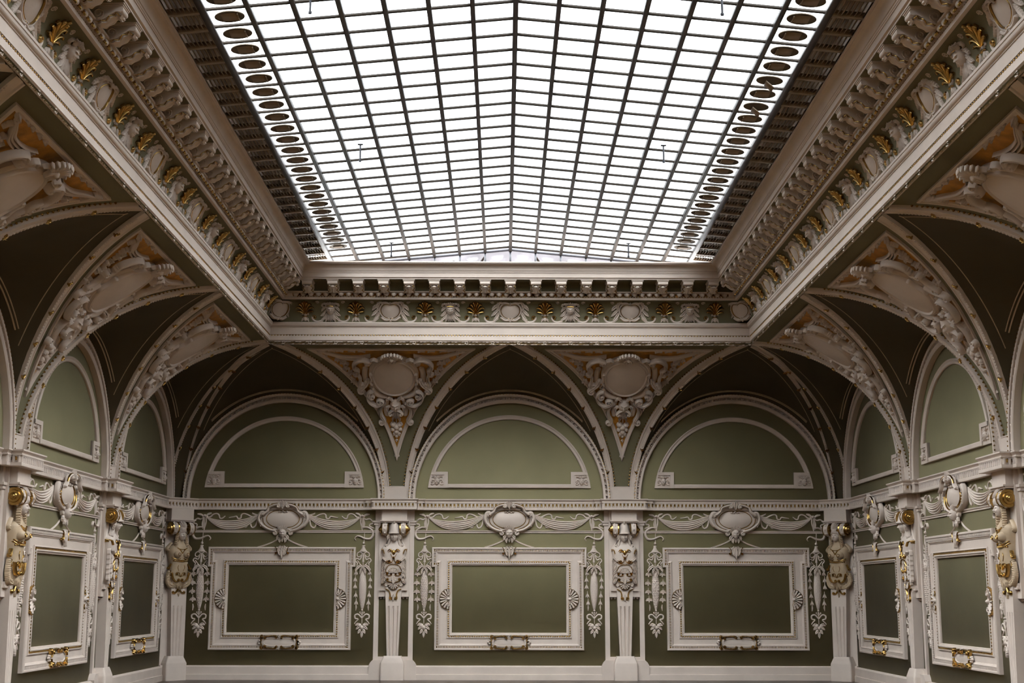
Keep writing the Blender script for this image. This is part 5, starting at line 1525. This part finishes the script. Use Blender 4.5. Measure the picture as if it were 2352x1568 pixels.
for r in range(NROW):
    for sg in (-1, 1):
        y = Y0 - r * RS
        if r < 2: obj('opal_sheet', plain[sg], parent=sky, loc=(0, y, 0))
        elif r < NV + 2:
            a3 = VS[sg, (sg, r) in OPEN]
            o_ = obj('opal_sheet', a3[0], parent=sky, loc=(0, y, 0)); d_ = obj('vent_disc', a3[1], parent=o_); obj('vent_flap', a3[2], parent=o_)
        else: obj('opal_sheet', plain[sg], parent=sky, loc=(0, y, 0))
        if r < 1: obj('opal_sheet', edge[sg], parent=sky, loc=(0, y, 0))
        elif r < NV + 2: obj('louvre_panel', LV[sg], parent=sky, loc=(0, y, 0))
m = MB()
for sg in (-1, 1):
    pane_mb(m, sg * 7 * CS, sg * XE, Y0 - (NV + 2) * RS, YEND, .02)
    m.box(min(sg * (XE + .06), sg * (XE + .10)), max(sg * (XE + .06), sg * (XE + .10)), 6.075, zs(XE) + .02, 1.2, LEN - 1.2)
obj('eave_boards', shift(m, 'eave_boards', smooth=False), LOUVRE, parent=sky)
# gable ends
for yy, full in ((Y0 + .13, True), (YEND - .01, False)):
    m = MB(); V = []
    for x in (-XE - .05, 0, XE + .05):
        for dy, dz in ((-.015, .015), (.02, .015), (.02, -.03), (-.015, -.03)): V.append((x, yy + dy, zs(x) + dz))
    q = []
    for b_ in (0, 4): q += [(b_ + i, b_ + 4 + i, b_ + 4 + (i + 1) % 4, b_ + (i + 1) % 4) for i in range(4)]
    m.raw(V, q); obj('gable_beam', shift(m, 'gable_beam', smooth=False), BLACK, parent=sky)
    for k in range(-7, 8):
        x = k * CS
        m = MB(); m.box(x - .016, x + .016, 6.07, zs(x), -yy - .02, -yy + .02)
        if full: obj('gable_mullion', shift(m, 'gable_mullion', smooth=False), BLACK, parent=sky)
        if k < 7:
            x2 = x + CS
            m = MB(); m.raw([(x, yy + .01, 6.07), (x2, yy + .01, 6.07), (x2, yy + .01, zs(x2)), (x, yy + .01, zs(x)), (x, yy + .016, 6.07), (x2, yy + .016, 6.07), (x2, yy + .016, zs(x2)), (x, yy + .016, zs(x))], [(0, 1, 2, 3), (4, 7, 6, 5), (0, 4, 5, 1), (1, 5, 6, 2), (2, 6, 7, 3), (3, 7, 4, 0)])
            obj('gable_pane', shift(m, 'gable_pane', smooth=False), DUSTY, parent=sky)
for sg in (-1, 1):                            # roof struts standing outside the gable glass
    for x0, z0, x1, z1 in ((.62, 6.08, .40, 6.42), (.88, 6.08, .88, 6.36)):
        m = MB(); tube3(m, [(sg * x0, -1.35, z0), (sg * x1, -1.35, z1)], .016, 6)
        obj('roof_strut', shift(m, 'roof_strut'), LOUVRE, parent=sky)
# hanging rods below the glass
m = MB()
tube3(m, [(0, 0, -.2), (0, 0, 0)], .010, 8); tube3(m, [(0, 0, -.207), (0, 0, -.19)], .016, 8); 
m.raw([(x, y, z) for z in (-.006, 0) for x, y in ((-.03, -.02), (.03, -.02), (.03, .02), (-.03, .02))], [(0, 1, 2, 3), (4, 7, 6, 5), (0, 4, 5, 1), (1, 5, 6, 2), (2, 6, 7, 3), (3, 7, 4, 0)])
RODM = m.mesh('hanging_rod'); RODM.materials.append(BLACK)
for (x, y, wh) in ((-1.74, -2.59, 'left slope of the skylight near the back gable'), (1.72, -2.59, 'right slope of the skylight near the back gable'), (-1.74, -7.02, 'left slope in the middle of the skylight'), (1.72, -7.02, 'right slope in the middle of the skylight'), (-1.75, -11.05, 'left slope at the top edge of the picture'), (1.75, -11.05, 'right slope at the top edge of the picture')):
    o_ = obj('hanging_rod', RODM, loc=(x, y, zs(x)))
    tag(o_, 'short black rod hanging from the %s' % wh, 'rod', 'rods hanging below the skylight')
